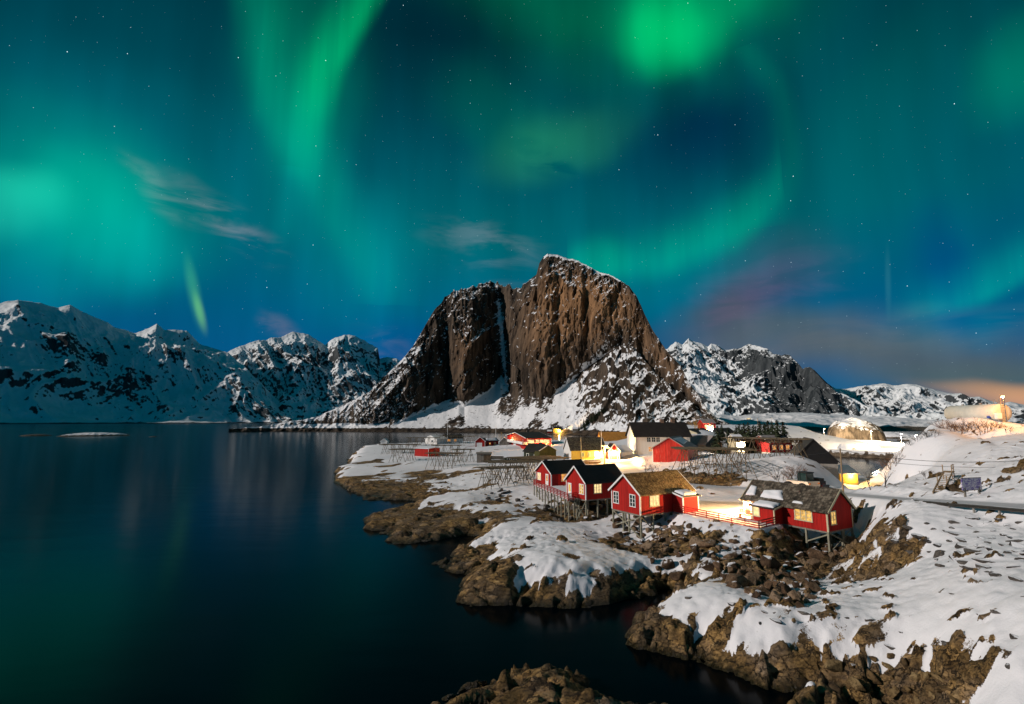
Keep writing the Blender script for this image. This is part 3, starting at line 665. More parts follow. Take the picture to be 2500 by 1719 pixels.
PATCH = []
def land():
    m, nt, b = nmat('snow_and_shore_rock')
    geo = node(nt, 'ShaderNodeNewGeometry')
    at = node(nt, 'ShaderNodeAttribute', _attribute_name='snow'); rdm = node(nt, 'ShaderNodeAttribute', _attribute_name='road')
    n1 = node(nt, 'ShaderNodeTexNoise', Vector=geo.outputs['Position'], Scale=2.6, Detail=6.0, Roughness=.65)
    n2 = node(nt, 'ShaderNodeTexNoise', Vector=geo.outputs['Position'], Scale=.33, Detail=5.0, Roughness=.6)
    n3 = node(nt, 'ShaderNodeTexNoise', Vector=geo.outputs['Position'], Scale=9.0, Detail=5.0, Roughness=.7)
    mp = node(nt, 'ShaderNodeMapping', Vector=geo.outputs['Position'], Rotation=(.5, .25, .55), Scale=(.5, 2.2, 2.0))
    n4 = node(nt, 'ShaderNodeTexNoise', Vector=mp.outputs[0], Scale=1.6, Detail=7.0, Roughness=.68)
    rock = ramp(nt, n1.outputs['Fac'], (.28, (.06, .045, .032)), (.5, (.20, .145, .095)), (.72, (.34, .26, .18)))
    och = ramp(nt, n4.outputs['Fac'], (.3, (.09, .055, .024)), (.55, (.38, .23, .08)), (.75, (.54, .37, .17)))
    rock = mixc(nt, ramp(nt, n2.outputs['Fac'], (.34, (0, 0, 0)), (.58, (.95, .95, .95))), rock, och)
    rock = mixc(nt, ramp(nt, n4.outputs['Fac'], (.34, (.7, .7, .7)), (.43, (0, 0, 0))), rock, (.03, .024, .018))
    dist = node(nt, 'ShaderNodeVectorMath', _operation='MULTIPLY_ADD', i0=n1.outputs['Color'], i1=(.9, .9, .9), i2=geo.outputs['Position'])
    mpv = node(nt, 'ShaderNodeMapping', Vector=dist.outputs[0], Rotation=(.4, .2, .55), Scale=(.55, 1.15, 1.3))
    vo = node(nt, 'ShaderNodeTexVoronoi', _feature='DISTANCE_TO_EDGE', Vector=mpv.outputs[0], Scale=.95)
    vo2 = node(nt, 'ShaderNodeTexVoronoi', _feature='DISTANCE_TO_EDGE', Vector=mpv.outputs[0], Scale=2.7)
    ck = node(nt, 'ShaderNodeMapRange', i0=vo.outputs['Distance'], i1=.0, i2=.035); ck2 = node(nt, 'ShaderNodeMapRange', i0=vo2.outputs['Distance'], i1=.0, i2=.05, i3=.6)
    ckm = node(nt, 'ShaderNodeMath', _operation='MULTIPLY', i0=ck.outputs[0], i1=ck2.outputs[0])
    vc = node(nt, 'ShaderNodeTexVoronoi', Vector=mpv.outputs[0], Scale=.95); vs_ = node(nt, 'ShaderNodeSeparateColor', Color=vc.outputs['Color'])
    tone = node(nt, 'ShaderNodeMapRange', i0=vs_.outputs[0], i3=.5, i4=1.6)
    rock = mixc(nt, 1.0, rock, tone.outputs[0], 'MULTIPLY')
    rock = mixc(nt, ckm.outputs[0], (.02, .016, .012), rock)
    # weed and wet rock near the waterline
    sp = node(nt, 'ShaderNodeSeparateXYZ', Vector=geo.outputs['Position'])
    hz = node(nt, 'ShaderNodeMath', _operation='MULTIPLY_ADD', i0=n1.outputs['Fac'], i1=-1.1, i2=sp.outputs[2])
    wet = node(nt, 'ShaderNodeMapRange', i0=hz.outputs[0], i1=-.42, i2=.22)
    weed = ramp(nt, n3.outputs['Fac'], (.35, (.008, .007, .004)), (.65, (.055, .045, .016)))
    rock = mixc(nt, wet.outputs[0], weed, rock)
    snowc = ramp(nt, n2.outputs['Fac'], (.3, (.76, .77, .80)), (.7, (.82, .82, .84)))
    ed = node(nt, 'ShaderNodeMath', _operation='MULTIPLY_ADD', i0=n3.outputs['Fac'], i1=.55, i2=at.outputs['Fac'])
    mr = node(nt, 'ShaderNodeMapRange', i0=ed.outputs[0], i1=.255, i2=.295)
    c = mixc(nt, mr.outputs[0], rock, snowc)
    # packed grey snow on the road
    rc = ramp(nt, n1.outputs['Fac'], (.3, (.20, .20, .21)), (.7, (.40, .40, .41)))
    c = mixc(nt, rdm.outputs['Fac'], c, rc)
    nt.links.new(c, b.inputs['Base Color'])
    rr = node(nt, 'ShaderNodeMapRange', i0=wet.outputs[0], i3=.35, i4=.85); nt.links.new(rr.outputs[0], b.inputs['Roughness'])
    b.inputs['Specular IOR Level'].default_value = .25
    rb_ = node(nt, 'ShaderNodeMath', _operation='MULTIPLY_ADD', i0=n4.outputs['Fac'], i1=1.6, i2=ckm.outputs[0])
    mp5 = node(nt, 'ShaderNodeMapping', Vector=geo.outputs['Position'], Rotation=(0, 0, .5), Scale=(.45, 1.5, 1.0))
    n5 = node(nt, 'ShaderNodeTexNoise', Vector=mp5.outputs[0], Scale=.9, Detail=7.0, Roughness=.62, Distortion=.5)
    sb = node(nt, 'ShaderNodeMath', _operation='MULTIPLY_ADD', i0=n5.outputs['Fac'], i1=2.2, i2=n3.outputs['Fac'])
    hb = node(nt, 'ShaderNodeMix', _data_type='FLOAT', i0=mr.outputs[0], i2=rb_.outputs[0], i3=sb.outputs[0])
    st = node(nt, 'ShaderNodeMapRange', i0=mr.outputs[0], i3=1.0, i4=.30)
    bp = node(nt, 'ShaderNodeBump', Height=hb.outputs[0], Strength=st.outputs[0], Distance=.24); nt.links.new(bp.outputs[0], b.inputs['Normal'])
    specs = [(-24, 74, 15, 72, .17, None), (-70, 160, 8, 140, .48, (-24, 74, 15, 72)), (-140, 340, 4, 620, 1.7, (-70, 160, 8, 140))]
    V, Q, S, Rm, base = [], [], [], [], 0
    for x0, x1, y0, y1, st_, hole in specs:
        xs = np.arange(x0, x1 + st_, st_); ys = np.arange(y0, y1 + st_, st_)
        X, Y = np.meshgrid(xs, ys)
        Z = np.zeros(X.shape); D = np.zeros(X.shape); R_ = np.zeros(X.shape)
        for i in range(0, len(ys), 64):
            Z[i:i+64], D[i:i+64], R_[i:i+64] = height(X[i:i+64], Y[i:i+64])
        PATCH.append((x0, y0, st_, Z))
        idx = np.arange(X.size).reshape(X.shape)
        q = np.stack([idx[:-1, :-1], idx[:-1, 1:], idx[1:, 1:], idx[1:, :-1]], -1)
        keep = np.ones(q.shape[:2], bool)
        if hole:
            a, b_, c_, d_ = hole; o = st_ * 1.2
            keep &= ~((X[:-1, :-1] > a + o) & (X[1:, 1:] < b_ - o) & (Y[:-1, :-1] > c_ + o) & (Y[1:, 1:] < d_ - o))
            ins = (X > a) & (X < b_) & (Y > c_) & (Y < d_)
            Z = Z - np.where(ins, .35, 0)
        keep &= (np.maximum.reduce([Z[:-1, :-1], Z[:-1, 1:], Z[1:, 1:], Z[1:, :-1]]) > -1.8)
        V.append(np.stack([X, Y, Z], -1).reshape(-1, 3)); Q.append(q[keep] + base); S.append(D.ravel()); Rm.append(R_.ravel()); base += X.size
    V = np.vstack(V); Q = np.vstack(Q); S = np.concatenate(S); Rm = np.concatenate(Rm)
    used = np.zeros(len(V), bool); used[Q.ravel()] = True; new = np.cumsum(used) - 1
    V = V[used]; S = S[used]; Rm = Rm[used]; Q = new[Q]
    me = bpy.data.meshes.new('ground')
    me.vertices.add(len(V)); me.vertices.foreach_set('co', V.astype(np.float32).ravel())
    me.loops.add(Q.size); me.loops.foreach_set('vertex_index', Q.astype(np.int32).ravel())
    me.polygons.add(len(Q)); me.polygons.foreach_set('loop_start', np.arange(0, Q.size, 4, dtype=np.int32))
    me.polygons.foreach_set('use_smooth', np.ones(len(Q), bool))
    for k, v in (('snow', S), ('road', Rm * .45)):
        a = me.attributes.new(k, 'FLOAT', 'POINT'); a.data.foreach_set('value', v.astype(np.float32))
    me.update(calc_edges=True)
    tag(link('ground', me, m), 'snow covered rocky headland with bare brown shore rock', 'ground', kind='structure')
land()
def gz(x, y):
    for x0, y0, s, Z in PATCH:
        i = (y - y0) / s; j = (x - x0) / s
        if 0 <= i < Z.shape[0] - 1 and 0 <= j < Z.shape[1] - 1:
            a, b = int(i), int(j); u, v = i - a, j - b
            return float((Z[a, b] * (1 - v) + Z[a, b + 1] * v) * (1 - u) + (Z[a + 1, b] * (1 - v) + Z[a + 1, b + 1] * v) * u)
    return 0.0
def hit(px, py, tmax=640):
    d = ray(px, py); h = math.hypot(d[0], d[1]); d = d / h
    r = 16.0; step = .15
    while r < tmax:
        x, y, z = d[0] * r, d[1] * r, H + d[2] * r
        if z <= max(gz(x, y), 0): return np.array([x, y, max(gz(x, y), 0)])
        r += step; step = .15 + r * .002
    return None
# ------------------------------------------------------------------ building materials
def boards(name, col, pitch=.16, dark=.45, var=.18, wear=None):
    m, nt, b = nmat(name)
    tc = node(nt, 'ShaderNodeTexCoord')
    sp = node(nt, 'ShaderNodeSeparateXYZ', Vector=tc.outputs['Object']); sn = node(nt, 'ShaderNodeSeparateXYZ', Vector=tc.outputs['Normal'])
    a = node(nt, 'ShaderNodeMath', _operation='MULTIPLY', i0=sp.outputs[0], i1=sn.outputs[1]); c = node(nt, 'ShaderNodeMath', _operation='MULTIPLY', i0=sp.outputs[1], i1=sn.outputs[0])
    u = node(nt, 'ShaderNodeMath', _operation='SUBTRACT', i0=a.outputs[0], i1=c.outputs[0])
    us = node(nt, 'ShaderNodeMath', _operation='DIVIDE', i0=u.outputs[0], i1=pitch)
    fr = node(nt, 'ShaderNodeMath', _operation='FRACT', i0=us.outputs[0]); fl = node(nt, 'ShaderNodeMath', _operation='FLOOR', i0=us.outputs[0])
    tri = node(nt, 'ShaderNodeMath', _operation='PINGPONG', i0=us.outputs[0], i1=.5)
    gr = node(nt, 'ShaderNodeMapRange', i0=tri.outputs[0], i1=.0, i2=.10)
    wn = node(nt, 'ShaderNodeTexWhiteNoise', _noise_dimensions='1D', W=fl.outputs[0])
    mp = node(nt, 'ShaderNodeMapping', Vector=tc.outputs['Object'], Scale=(6, 6, .8))
    n = node(nt, 'ShaderNodeTexNoise', Vector=mp.outputs[0], Scale=1.0, Detail=6.0)
    v = node(nt, 'ShaderNodeMath', _operation='MULTIPLY_ADD', i0=wn.outputs[0], i1=.5, i2=n.outputs['Fac'])
    cc = ramp(nt, v.outputs[0], (.35, tuple(k * (1 - var * 1.6) for k in col)), (1.0, tuple(min(1, k * (1 + var)) for k in col)))
    if wear: cc = mixc(nt, ramp(nt, n.outputs['Fac'], (.55, (0, 0, 0)), (.68, (.8, .8, .8))), cc, wear)
    cc = mixc(nt, gr.outputs[0], tuple(k * dark for k in col), cc)
    nt.links.new(cc, b.inputs['Base Color']); b.inputs['Roughness'].default_value = .75; b.inputs['Specular IOR Level'].default_value = .2
    bp = node(nt, 'ShaderNodeBump', Height=gr.outputs[0], Strength=.7, Distance=.025); nt.links.new(bp.outputs[0], b.inputs['Normal'])
    return m
def shingles(name, c1, c2, c3, rows=.22, cols=.16, rough=.9):
    m, nt, b = nmat(name)
    tc = node(nt, 'ShaderNodeTexCoord')
    mp = node(nt, 'ShaderNodeMapping', Vector=tc.outputs['Object'], Scale=(1 / cols, 1 / rows * 1.25, 1 / rows * .2))
    vo = node(nt, 'ShaderNodeTexVoronoi', Vector=mp.outputs[0], Scale=1.0, Randomness=.55)
    n = node(nt, 'ShaderNodeTexNoise', Vector=tc.outputs['Object'], Scale=1.1, Detail=6.0)
    sc = node(nt, 'ShaderNodeSeparateColor', Color=vo.outputs['Color'])
    v = node(nt, 'ShaderNodeMath', _operation='MULTIPLY_ADD', i0=sc.outputs[0], i1=.55, i2=n.outputs['Fac'])
    c = ramp(nt, v.outputs[0], (.35, c1), (.75, c2), (1.05, c3))
    c = mixc(nt, ramp(nt, vo.outputs['Distance'], (.45, (0, 0, 0)), (.8, (.75, .75, .75))), c, tuple(k * .25 for k in c1))
    nt.links.new(c, b.inputs['Base Color']); b.inputs['Roughness'].default_value = rough; b.inputs['Specular IOR Level'].default_value = .2
    bp = node(nt, 'ShaderNodeBump', Height=vo.outputs['Distance'], Strength=.8, Distance=-.04); nt.links.new(bp.outputs[0], b.inputs['Normal'])
    return m
boards('red_boards', (.40, .014, .010)); boards('red_old_boards', (.46, .026, .018), .2, .4, .25, (.42, .10, .08)); boards('dark_red_boards', (.22, .012, .010))
boards('white_boards', (.74, .73, .70), .2, .8, .06); boards('cream_boards', (.62, .55, .36), .2, .75, .08); boards('green_boards', (.030, .042, .028), .18, .5); boards('olive_boards', (.075, .072, .02), .18, .6)
boards('yellow_boards', (.60, .42, .10), .2, .75, .1); boards('grey_boards', (.22, .20, .17), .16, .4, .3); boards('brown_boards', (.13, .09, .055), .18, .4, .3)
shingles('brown_shingles', (.055, .038, .018), (.16, .115, .05), (.26, .20, .10)); shingles('grey_shingles', (.03, .026, .02), (.085, .07, .052), (.17, .145, .11), .34, .3); shingles('slate_roof', (.018, .018, .016), (.05, .05, .042), (.09, .088, .07), .3, .3)
plain('black_felt', (.012, .012, .013), .6, .3, 1.4, .1); plain('dark_roof', (.020, .018, .017), .7, .3, 1.0, .1)
boards('metal_roof', (.30, .27, .26), .3, .8, .1); plain('orange_lit_tile_roof', (.45, .20, .04), .8, .2, 1.0)  # the tile roof's orange is lamplight put into the colour
plain('white_paint', (.78, .78, .76), .5, .05, 2.0); plain('white_concrete', (.6, .6, .58), .8, .1, 2.0, .1); plain('concrete', (.30, .28, .25), .85, .2, 1.5, .2)
plain('snow_pile', (.80, .81, .84), .85, .03, 2.0, .25); plain('stilt_wood', (.24, .23, .17), .85, .25, 2.5); plain('rack_wood', (.14, .11, .07), .85, .35, .8); plain('grey_wood', (.20, .18, .15), .85, .25, 2.0)
plain('pole_wood', (.30, .21, .12), .85, .2, 2.0); plain('red_rail', (.30, .02, .014), .6, .15, 2.0); plain('black_metal', (.015, .015, .016), .45, .2, 3.0); plain('grey_metal', (.32, .32, .31), .4, .1, 2.0, 0, .6)
plain('brick_chimney', (.16, .12, .10), .9, .25, 3.0, .2); plain('dark_void', (.008, .007, .006), .9, .1, 1.0)
def glow(name, col, strength, var=.68):
    m, nt, b = nmat(name)
    tc = node(nt, 'ShaderNodeTexCoord')
    n = node(nt, 'ShaderNodeTexNoise', Vector=tc.outputs['Object'], Scale=2.3, Detail=3.0)
    c = ramp(nt, n.outputs['Fac'], (.35, tuple(k * (1 - var) for k in col)), (.65, col))
    nt.links.new(c, b.inputs['Emission Color']); b.inputs['Emission Strength'].default_value = strength
    b.inputs['Base Color'].default_value = (.05, .04, .03, 1); b.inputs['Roughness'].default_value = .1
    return m
glow('lit_pane', (1.0, .58, .14), .95); glow('lit_pane_pale', (1.0, .72, .32), 1.15, .4); glow('lit_pane_orange', (1.0, .40, .08), .85)
glow('lamp_glass', (1.0, .72, .34), 60.0, .0); glow('lamp_glass_small', (1.0, .60, .2), 25.0, .0)
def glass():
    m, nt, b = nmat('dark_pane'); b.inputs['Base Color'].default_value = (.012, .03, .032, 1); b.inputs['Roughness'].default_value = .06; b.inputs['IOR'].default_value = 1.5
glass()

# ------------------------------------------------------------------ houses
def project(p):
    s, c = math.sin(PITCH), math.cos(PITCH); z = p[2] - H
    f = p[1] * c + z * s
    return CX + F * p[0] / f, CY - F * (-p[1] * s + z * c) / f
def along(P0, e, px):
    ts = np.linspace(0, 60, 6001); s, c = math.sin(PITCH), math.cos(PITCH)
    x = P0[0] + e[0] * ts; y = P0[1] + e[1] * ts; z = P0[2] - H
    return float(ts[np.argmin(np.abs(CX + F * x / (y * c + z * s) - px))])
LAMP = 16.0
class House:
    def __init__(s, name, label, corner, z0, ang, left, right, gable, wall_h, rise, wall='red_boards', roof='black_felt', trim='white_paint', over=.35, gover=.3, barge=True, corners=True, cat='house', group=None, lr_m=None, org=None):
        a = math.radians(ang); e2 = np.array([math.cos(a), math.sin(a)]); e1 = np.array([-math.sin(a), math.cos(a)])
        P0 = at_z(corner[0], corner[1], z0) if org is None else np.array(org, float)
        b1 = lr_m[0] if lr_m else along(P0, e1, left); b2 = lr_m[1] if lr_m else along(P0, e2, right)
        s.ctr = P0[:2] + e1 * b1 / 2 + e2 * b2 / 2; s.z0 = z0
        s.L, s.W, s.rot = (b2, b1, a) if gable == 'L' else (b1, b2, a + math.pi / 2)
        s.front = 'y-' if gable == 'L' else 'y+'
        s.h, s.rise, s.trim = wall_h, rise, trim
        s.root = empty(name, (s.ctr[0], s.ctr[1], z0), s.rot)
        tag(s.root, label, cat, group)
        L, W_, h, r = s.L / 2, s.W / 2, wall_h, rise
        s.prof = [(-W_, 0), (W_, 0), (W_, h), (0, h + r), (-W_, h)]
        s.wall = MB().prism(s.prof, -L, L).build('wall', M[wall], s.root)
        k = r / W_; t = .16
        e = W_ + over; ze = h - over * k
        rp = [(-e, ze + .02), (0, h + r + .02), (e, ze + .02), (e, ze + t + .02), (0, h + r + t * 1.15 + .02), (-e, ze + t + .02)]
        s.roof = MB().prism(rp, -L - gover, L + gover).build('roof', M[roof], s.root)
        s.k = k; s.over = over; s.gover = gover
        g = min(gz(*s.wpos(x, y)) for x in (-L, L) for y in (-W_, W_)) - z0
        if 'stilt' not in name and label.find('stilts') < 0 and g < -.02 and org is None:
            MB().box(-L + .06, L - .06, -W_ + .06, W_ - .06, max(g, -6) - .3, -.005).build('foundation', M['concrete'], s.root)
        if barge:
            for gx in (-1, 1):
                for sy in (-1, 1):
                    x = gx * (L + gover + .025)
                    MB().bar((x, sy * (e + .02), ze + t * .5), (x, 0, h + r + t * .55), .045, .24, up=(0, 0, 1)).build('bargeboard', M[trim], s.root)
        if corners:
            for gx in (-1, 1):
                for sy in (-1, 1):
                    x, y = gx * L, sy * W_
                    mb = MB().box(min(x, x + gx * .035), max(x, x + gx * .035), min(y + sy * .035, y - sy * .14), max(y + sy * .035, y - sy * .14), -.03, h - .02)
                    mb.box(min(x, x - gx * .14), max(x, x - gx * .14), min(y, y + sy * .035), max(y, y + sy * .035), -.03, h - .03)
                    mb.build('corner_board', M[trim], s.root)
    def face(s, f):
        L, W_ = s.L / 2, s.W / 2
        return {'x-': (Vector((-L, 0, 0)), Vector((0, -1, 0)), Vector((-1, 0, 0)), s.W), 'x+': (Vector((L, 0, 0)), Vector((0, 1, 0)), Vector((1, 0, 0)), s.W),
                'y-': (Vector((0, -W_, 0)), Vector((1, 0, 0)), Vector((0, -1, 0)), s.L), 'y+': (Vector((0, W_, 0)), Vector((-1, 0, 0)), Vector((0, 1, 0)), s.L)}[f]
    def ubox(s, mb, o, u, n, u0, u1, n0, n1, z0, z1):
        vs = [o + u * a + n * b + Vector((0, 0, c)) for c in (z0, z1) for a, b in ((u0, n0), (u1, n0), (u1, n1), (u0, n1))]
        mb.add(vs, [(0,3,2,1),(4,5,6,7),(0,1,5,4),(1,2,6,5),(2,3,7,6),(3,0,4,7)])
    def window(s, f, fu, z, w, h, cols=3, rows=1, pane='lit_pane', frame=None, parent=None, org=None, trimw=.11, name='window', bars=0):
        o, u, n, ln = org or s.face(f)
        c = o + u * ((fu - .5) * ln)
        F_ = MB(); t = trimw
        s.ubox(F_, c, u, n, -w/2 - t, w/2 + t, .0, .06, z + h, z + h + t); s.ubox(F_, c, u, n, -w/2 - t - .04, w/2 + t + .04, .0, .085, z - t, z)
        for k in (-1, 1): s.ubox(F_, c, u, n, min(k * w/2, k * (w/2 + t)), max(k * w/2, k * (w/2 + t)), 0, .055, z, z + h)
        m = .11 if cols * rows > 1 else .05
        for i in range(1, cols): s.ubox(F_, c, u, n, -w/2 + w * i / cols - m/2, -w/2 + w * i / cols + m/2, 0, .05, z, z + h)
        for j in range(1, rows): s.ubox(F_, c, u, n, -w/2, w/2, 0, .045, z + h * j / rows - .025, z + h * j / rows + .025)
        for j in range(1, bars + 1): s.ubox(F_, c, u, n, -w/2, w/2, 0, .035, z + h * j / (bars + 1) - .024, z + h * j / (bars + 1) + .024)
        win = F_.build(name, M[frame or s.trim], parent or s.root)
        for i in range(cols):
            for j in range(rows):
                p = MB(); s.ubox(p, c, u, n, -w/2 + w * i / cols + .01, -w/2 + w * (i + 1) / cols - .01, .004, .02, z + h * j / rows + .005, z + h * (j + 1) / rows - .005)
                p.build('pane', M[pane], win)
        return win
    def door(s, f, fu, z, w, h, mat='white_paint', glass_=None, frame=None, org=None):
        o, u, n, ln = org or s.face(f); c = o + u * ((fu - .5) * ln)
        d = MB(); s.ubox(d, c, u, n, -w/2, w/2, .004, .05, z, z + h); dr = d.build('door', M[mat], s.root)
        fr = MB(); t = .1
        for k in (-1, 1): s.ubox(fr, c, u, n, min(k * w/2, k * (w/2 + t)), max(k * w/2, k * (w/2 + t)), .0, .07, z, z + h)
        s.ubox(fr, c, u, n, -w/2 - t, w/2 + t, 0, .07, z + h, z + h + t); fr.build('door_frame', M[frame or s.trim], dr)
        if glass_:
            g = MB(); s.ubox(g, c, u, n, -w * .32, w * .32, .052, .062, z + h * .38, z + h * .93); g.build('pane', M[glass_], dr)
        k = MB(); s.ubox(k, c, u, n, w * .32, w * .40, .05, .10, z + h * .46, z + h * .50); k.build('handle', M['black_metal'], dr)
        return dr
    def wpos(s, x, y):
        c, n = math.cos(s.rot), math.sin(s.rot)
        return s.ctr[0] + c * x - n * y, s.ctr[1] + n * x + c * y
    def stilt(s, x, y, top=0.0, r=.10, mat='stilt_wood', minlen=.2):
        wx, wy = s.wpos(x, y); g = gz(wx, wy) - s.z0 - .25
        if top - g < minlen: return None
        MB().box(x - r, x + r, y - r, y + r, g, top).build('stilt', M[mat], s.root)
        return g + .25
    def brace(s, a, b, w=.11, mat='stilt_wood'): MB().bar(a, b, w, w * 1.3).build('brace', M[mat], s.root)
    def chimney(s, x, y, z0, w=.5, h=1.1, mat='brick_chimney', cap=True, d=None):
        d = d or w
        c = MB().box(x - w/2, x + w/2, y - d/2, y + d/2, z0, z0 + h).build('chimney', M[mat], s.root)
        if cap: MB().box(x - w/2 - .07, x + w/2 + .07, y - d/2 - .07, y + d/2 + .07, z0 + h, z0 + h + .08).build('chimney_cap', M['black_metal'], c)
    def lamp(s, f, fu, z, energy, col=(1, .66, .32), out=.25, r=.09, glassmat='lamp_glass_small', org=None):
        o, u, n, ln = org or s.face(f); c = o + u * ((fu - .5) * ln) + Vector((0, 0, z))
        mb = MB(); s.ubox(mb, c, u, n, -.05, .05, .0, out, -.03, .03); s.ubox(mb, c, u, n, -.12, .12, out - .14, out + .14, .12, .15)
        lp = mb.build('wall_lamp', M['black_metal'], s.root)
        MB().tube(c + n * out + Vector((0, 0, -.12)), c + n * out + Vector((0, 0, .11)), r, r, 8).build('lamp_glass', M[glassmat], lp)
        point_light(lp, c + n * (out + .02) + Vector((0, 0, -.30)), energy * LAMP, col)
def point_light(parent, loc, energy, col, r=.12):
    d = bpy.data.lights.new('lamp_light', 'POINT'); d.energy = energy; d.color = col; d.shadow_soft_size = r
    o = bpy.data.objects.new('lamp_light', d); COL.objects.link(o); o.location = loc
    if parent is not None: o.parent = parent
    return o
def snow_slab(parent, pts, th, seed, mat='snow_pile', name='snow_patch', sub=10):
    """soft lump of snow lying on a sloping quad: pts four corners (local), th thickness"""
    p = [Vector(q) for q in pts]; nrm = (p[1] - p[0]).cross(p[3] - p[0]).normalized()
    if nrm.z < 0: nrm = -nrm
    n = sub + 1; rnd = random.Random(seed); P = np.zeros((n, n, 3)); ph = rnd.random() * 50
    for i in range(n):
        for j in range(n):
            u, v = i / sub, j / sub
            q = p[0] * (1-u) * (1-v) + p[1] * u * (1-v) + p[2] * u * v + p[3] * (1-u) * v
            e = min(u, 1-u, v, 1-v) * 5
            k = min(1, e) ** .6
            w = 1 + .35 * float(pn(np.float32(u * 4 + ph), np.float32(v * 4), 1.5))
            ctr = (p[0] + p[2]) / 2
            if e == 0: q = q + (ctr - q) * (.10 + .16 * abs(float(pn(np.float32(u * 6 + ph), np.float32(v * 6), 4.4))))
            P[i, j] = q + nrm * (th * k * w + .012)
    return link(name, grid_mesh(name, P), M[mat], parent)

ANG = 28.5
# cabin on stilts with brown shingle roof
C = House('stilt_cabin', 'red stilt cabin with brown shingle roof and two white dark-paned gable windows', (1564, 1258), 5.0, ANG, 1494, 1692, 'L', 2.7, 2.25, roof='brown_shingles', cat='cabin')
C.window('x-', .17, .95, .95, 1.45, 2, 3, 'dark_pane'); C.window('x-', .75, .95, .95, 1.45, 2, 3, 'dark_pane')
C.window('y-', .26, 1.0, 1.55, 1.35, 3, 1, 'lit_pane_pale', bars=1, frame='cream_boards')
def annex(Hs, side, x0, x1, dep, hw, h_out, wall, roofm, trim):
    """lean-to porch against the long side"""
    sg = -1 if side == 'y-' else 1
    W_ = Hs.W / 2; y0, y1 = sg * (W_ + .005), sg * (W_ + dep)
    mb = MB(); zi, zo = hw, h_out
    vs = [(x, y, z) for x in (x0, x1) for y, z in ((y0, 0), (y1, 0), (y1, zo), (y0, zi))]
    mb.add(vs, [(0,1,2,3),(7,6,5,4),(0,4,5,1),(1,5,6,2),(2,6,7,3),(3,7,4,0)])
    pr = mb.build('porch', M[wall], Hs.root)
    t = .13; o = .3; sl = (zi - zo) / dep
    rv = []
    for x in (x0 - .28, x1 + .28):
        rv += [(x, y0 - sg * .05, zi + .03), (x, y1 + sg * o, zo - sl * o + .03), (x, y1 + sg * o, zo - sl * o + .03 + t), (x, y0 - sg * .05, zi + .03 + t)]
    rf = MB().add(rv, [(0,1,2,3),(7,6,5,4),(0,4,5,1),(1,5,6,2),(2,6,7,3),(3,7,4,0)]).build('porch_roof', M[roofm], pr)
    for x in (x0 - .30, x1 + .30): MB().bar((x, y0, zi + .08), (x, y1 + sg * o, zo - sl * o + .08), .04, .2).build('bargeboard', M[trim], pr)
    for x, k in ((x0, -1), (x1, 1)):
        MB().box(min(x + k * .03, x - k * .12), max(x + k * .03, x - k * .12), min(y1, y1 + sg * .03), max(y1, y1 + sg * .03), 0, zo - .06).build('corner_board', M[trim], pr)
        MB().box(min(x, x + k * .03), max(x, x + k * .03), min(y1, y1 - sg * .12), max(y1, y1 - sg * .12), 0, zo - .04).build('corner_board', M[trim], pr)
    return pr, (x0, x1, y0, y1, zi, zo, sl)
L2 = C.L / 2
pr, (ax0, ax1, ay0, ay1, azi, azo, asl) = annex(C, 'y-', -L2 + C.L * .60, -L2 + C.L * .90, 1.9, 2.55, 2.15, 'red_boards', 'black_felt', 'white_paint')
snow_slab(pr, [(ax0 - .1, ay1 - .2, azo + .17), (ax1 - .1, ay1 - .2, azo + .17), (ax1 - .1, ay0 - .1, azi + .16), (ax0 - .1, ay0 - .1, azi + .16)], .28, 3)
C.door('y-', .955, .05, .6, 2.0, 'red_boards')
for i, (sx, sy) in enumerate([(-L2 + .12, -C.W/2 + .12), (-L2 + .12, C.W/2 - .12), (-L2 + .15, -C.W * .08), (-L2 + .15, C.W * .12), (-L2 + 2.3, -C.W/2 + .12), (-L2 + 2.3, C.W/2 - .2), (-L2 + 4.6, -C.W/2 + .15)]): C.stilt(sx, sy)
C.brace((-L2 + .05, C.W/2 - .1, -.15), (-L2 + .05, -C.W/2 + .1, -3.0)); C.brace((-L2 + .0, C.W/2 - .1, -2.3), (-L2 + .0, -C.W/2 + .1, -.3)); C.brace((-L2 + .2, -C.W/2 + .1, -.3), (-L2 + 2.2, -C.W/2 + .1, -2.0), .08)
MB().box(-L2 + .05, L2 - .05, -C.W/2 + .05, C.W/2 - .05, -.22, -.01).build('floor_beam', M['grey_wood'], C.root)

# two black roofed cabins sharing a terrace
B_ = House('stilt_cabin', 'red stilt cabin with black roof and pale door beside the red terrace railing', (1430.5, 1221), 5.0, ANG, 1383, 1525, 'L', 2.7, 2.25, cat='cabin')
B_.door('x-', .19, .05, .85, 2.05, 'white_paint', 'lit_pane'); B_.window('x-', .80, .85, 1.05, 1.4, 2, 1, 'lit_pane', bars=2)
B_.window('y-', .30, .95, 1.4, 1.35, 3, 1, 'lit_pane_pale', frame='cream_boards', bars=2); B_.window('y-', .86, 1.0, 1.2, 1.2, 3, 1, 'dark_pane')
Lb = B_.L / 2
for sx in (-Lb + .12, -Lb + 2.4, -Lb + 4.3):
    for sy in (-B_.W/2 + .12, 0, B_.W/2 - .12): B_.stilt(sx, sy)
B_.brace((-Lb + .1, -B_.W/2 + .1, -.2), (-Lb - 1.8, -B_.W/2 + .1, -2.9)); B_.brace((-Lb - 2.0, -B_.W/2 + .2, -.2), (-Lb + .1, -B_.W/2 + .2, -2.9), .09)
MB().box(-Lb + .05, Lb - .05, -B_.W/2 + .05, B_.W/2 - .05, -.2, -.01).build('floor_beam', M['grey_wood'], B_.root)
A_ = House('stilt_cabin', 'red stilt cabin with black roof and small chimney at far end of the terrace', (1346, 1187), 5.0, ANG, 1309, 1437, 'L', 2.42, 1.95, cat='cabin')
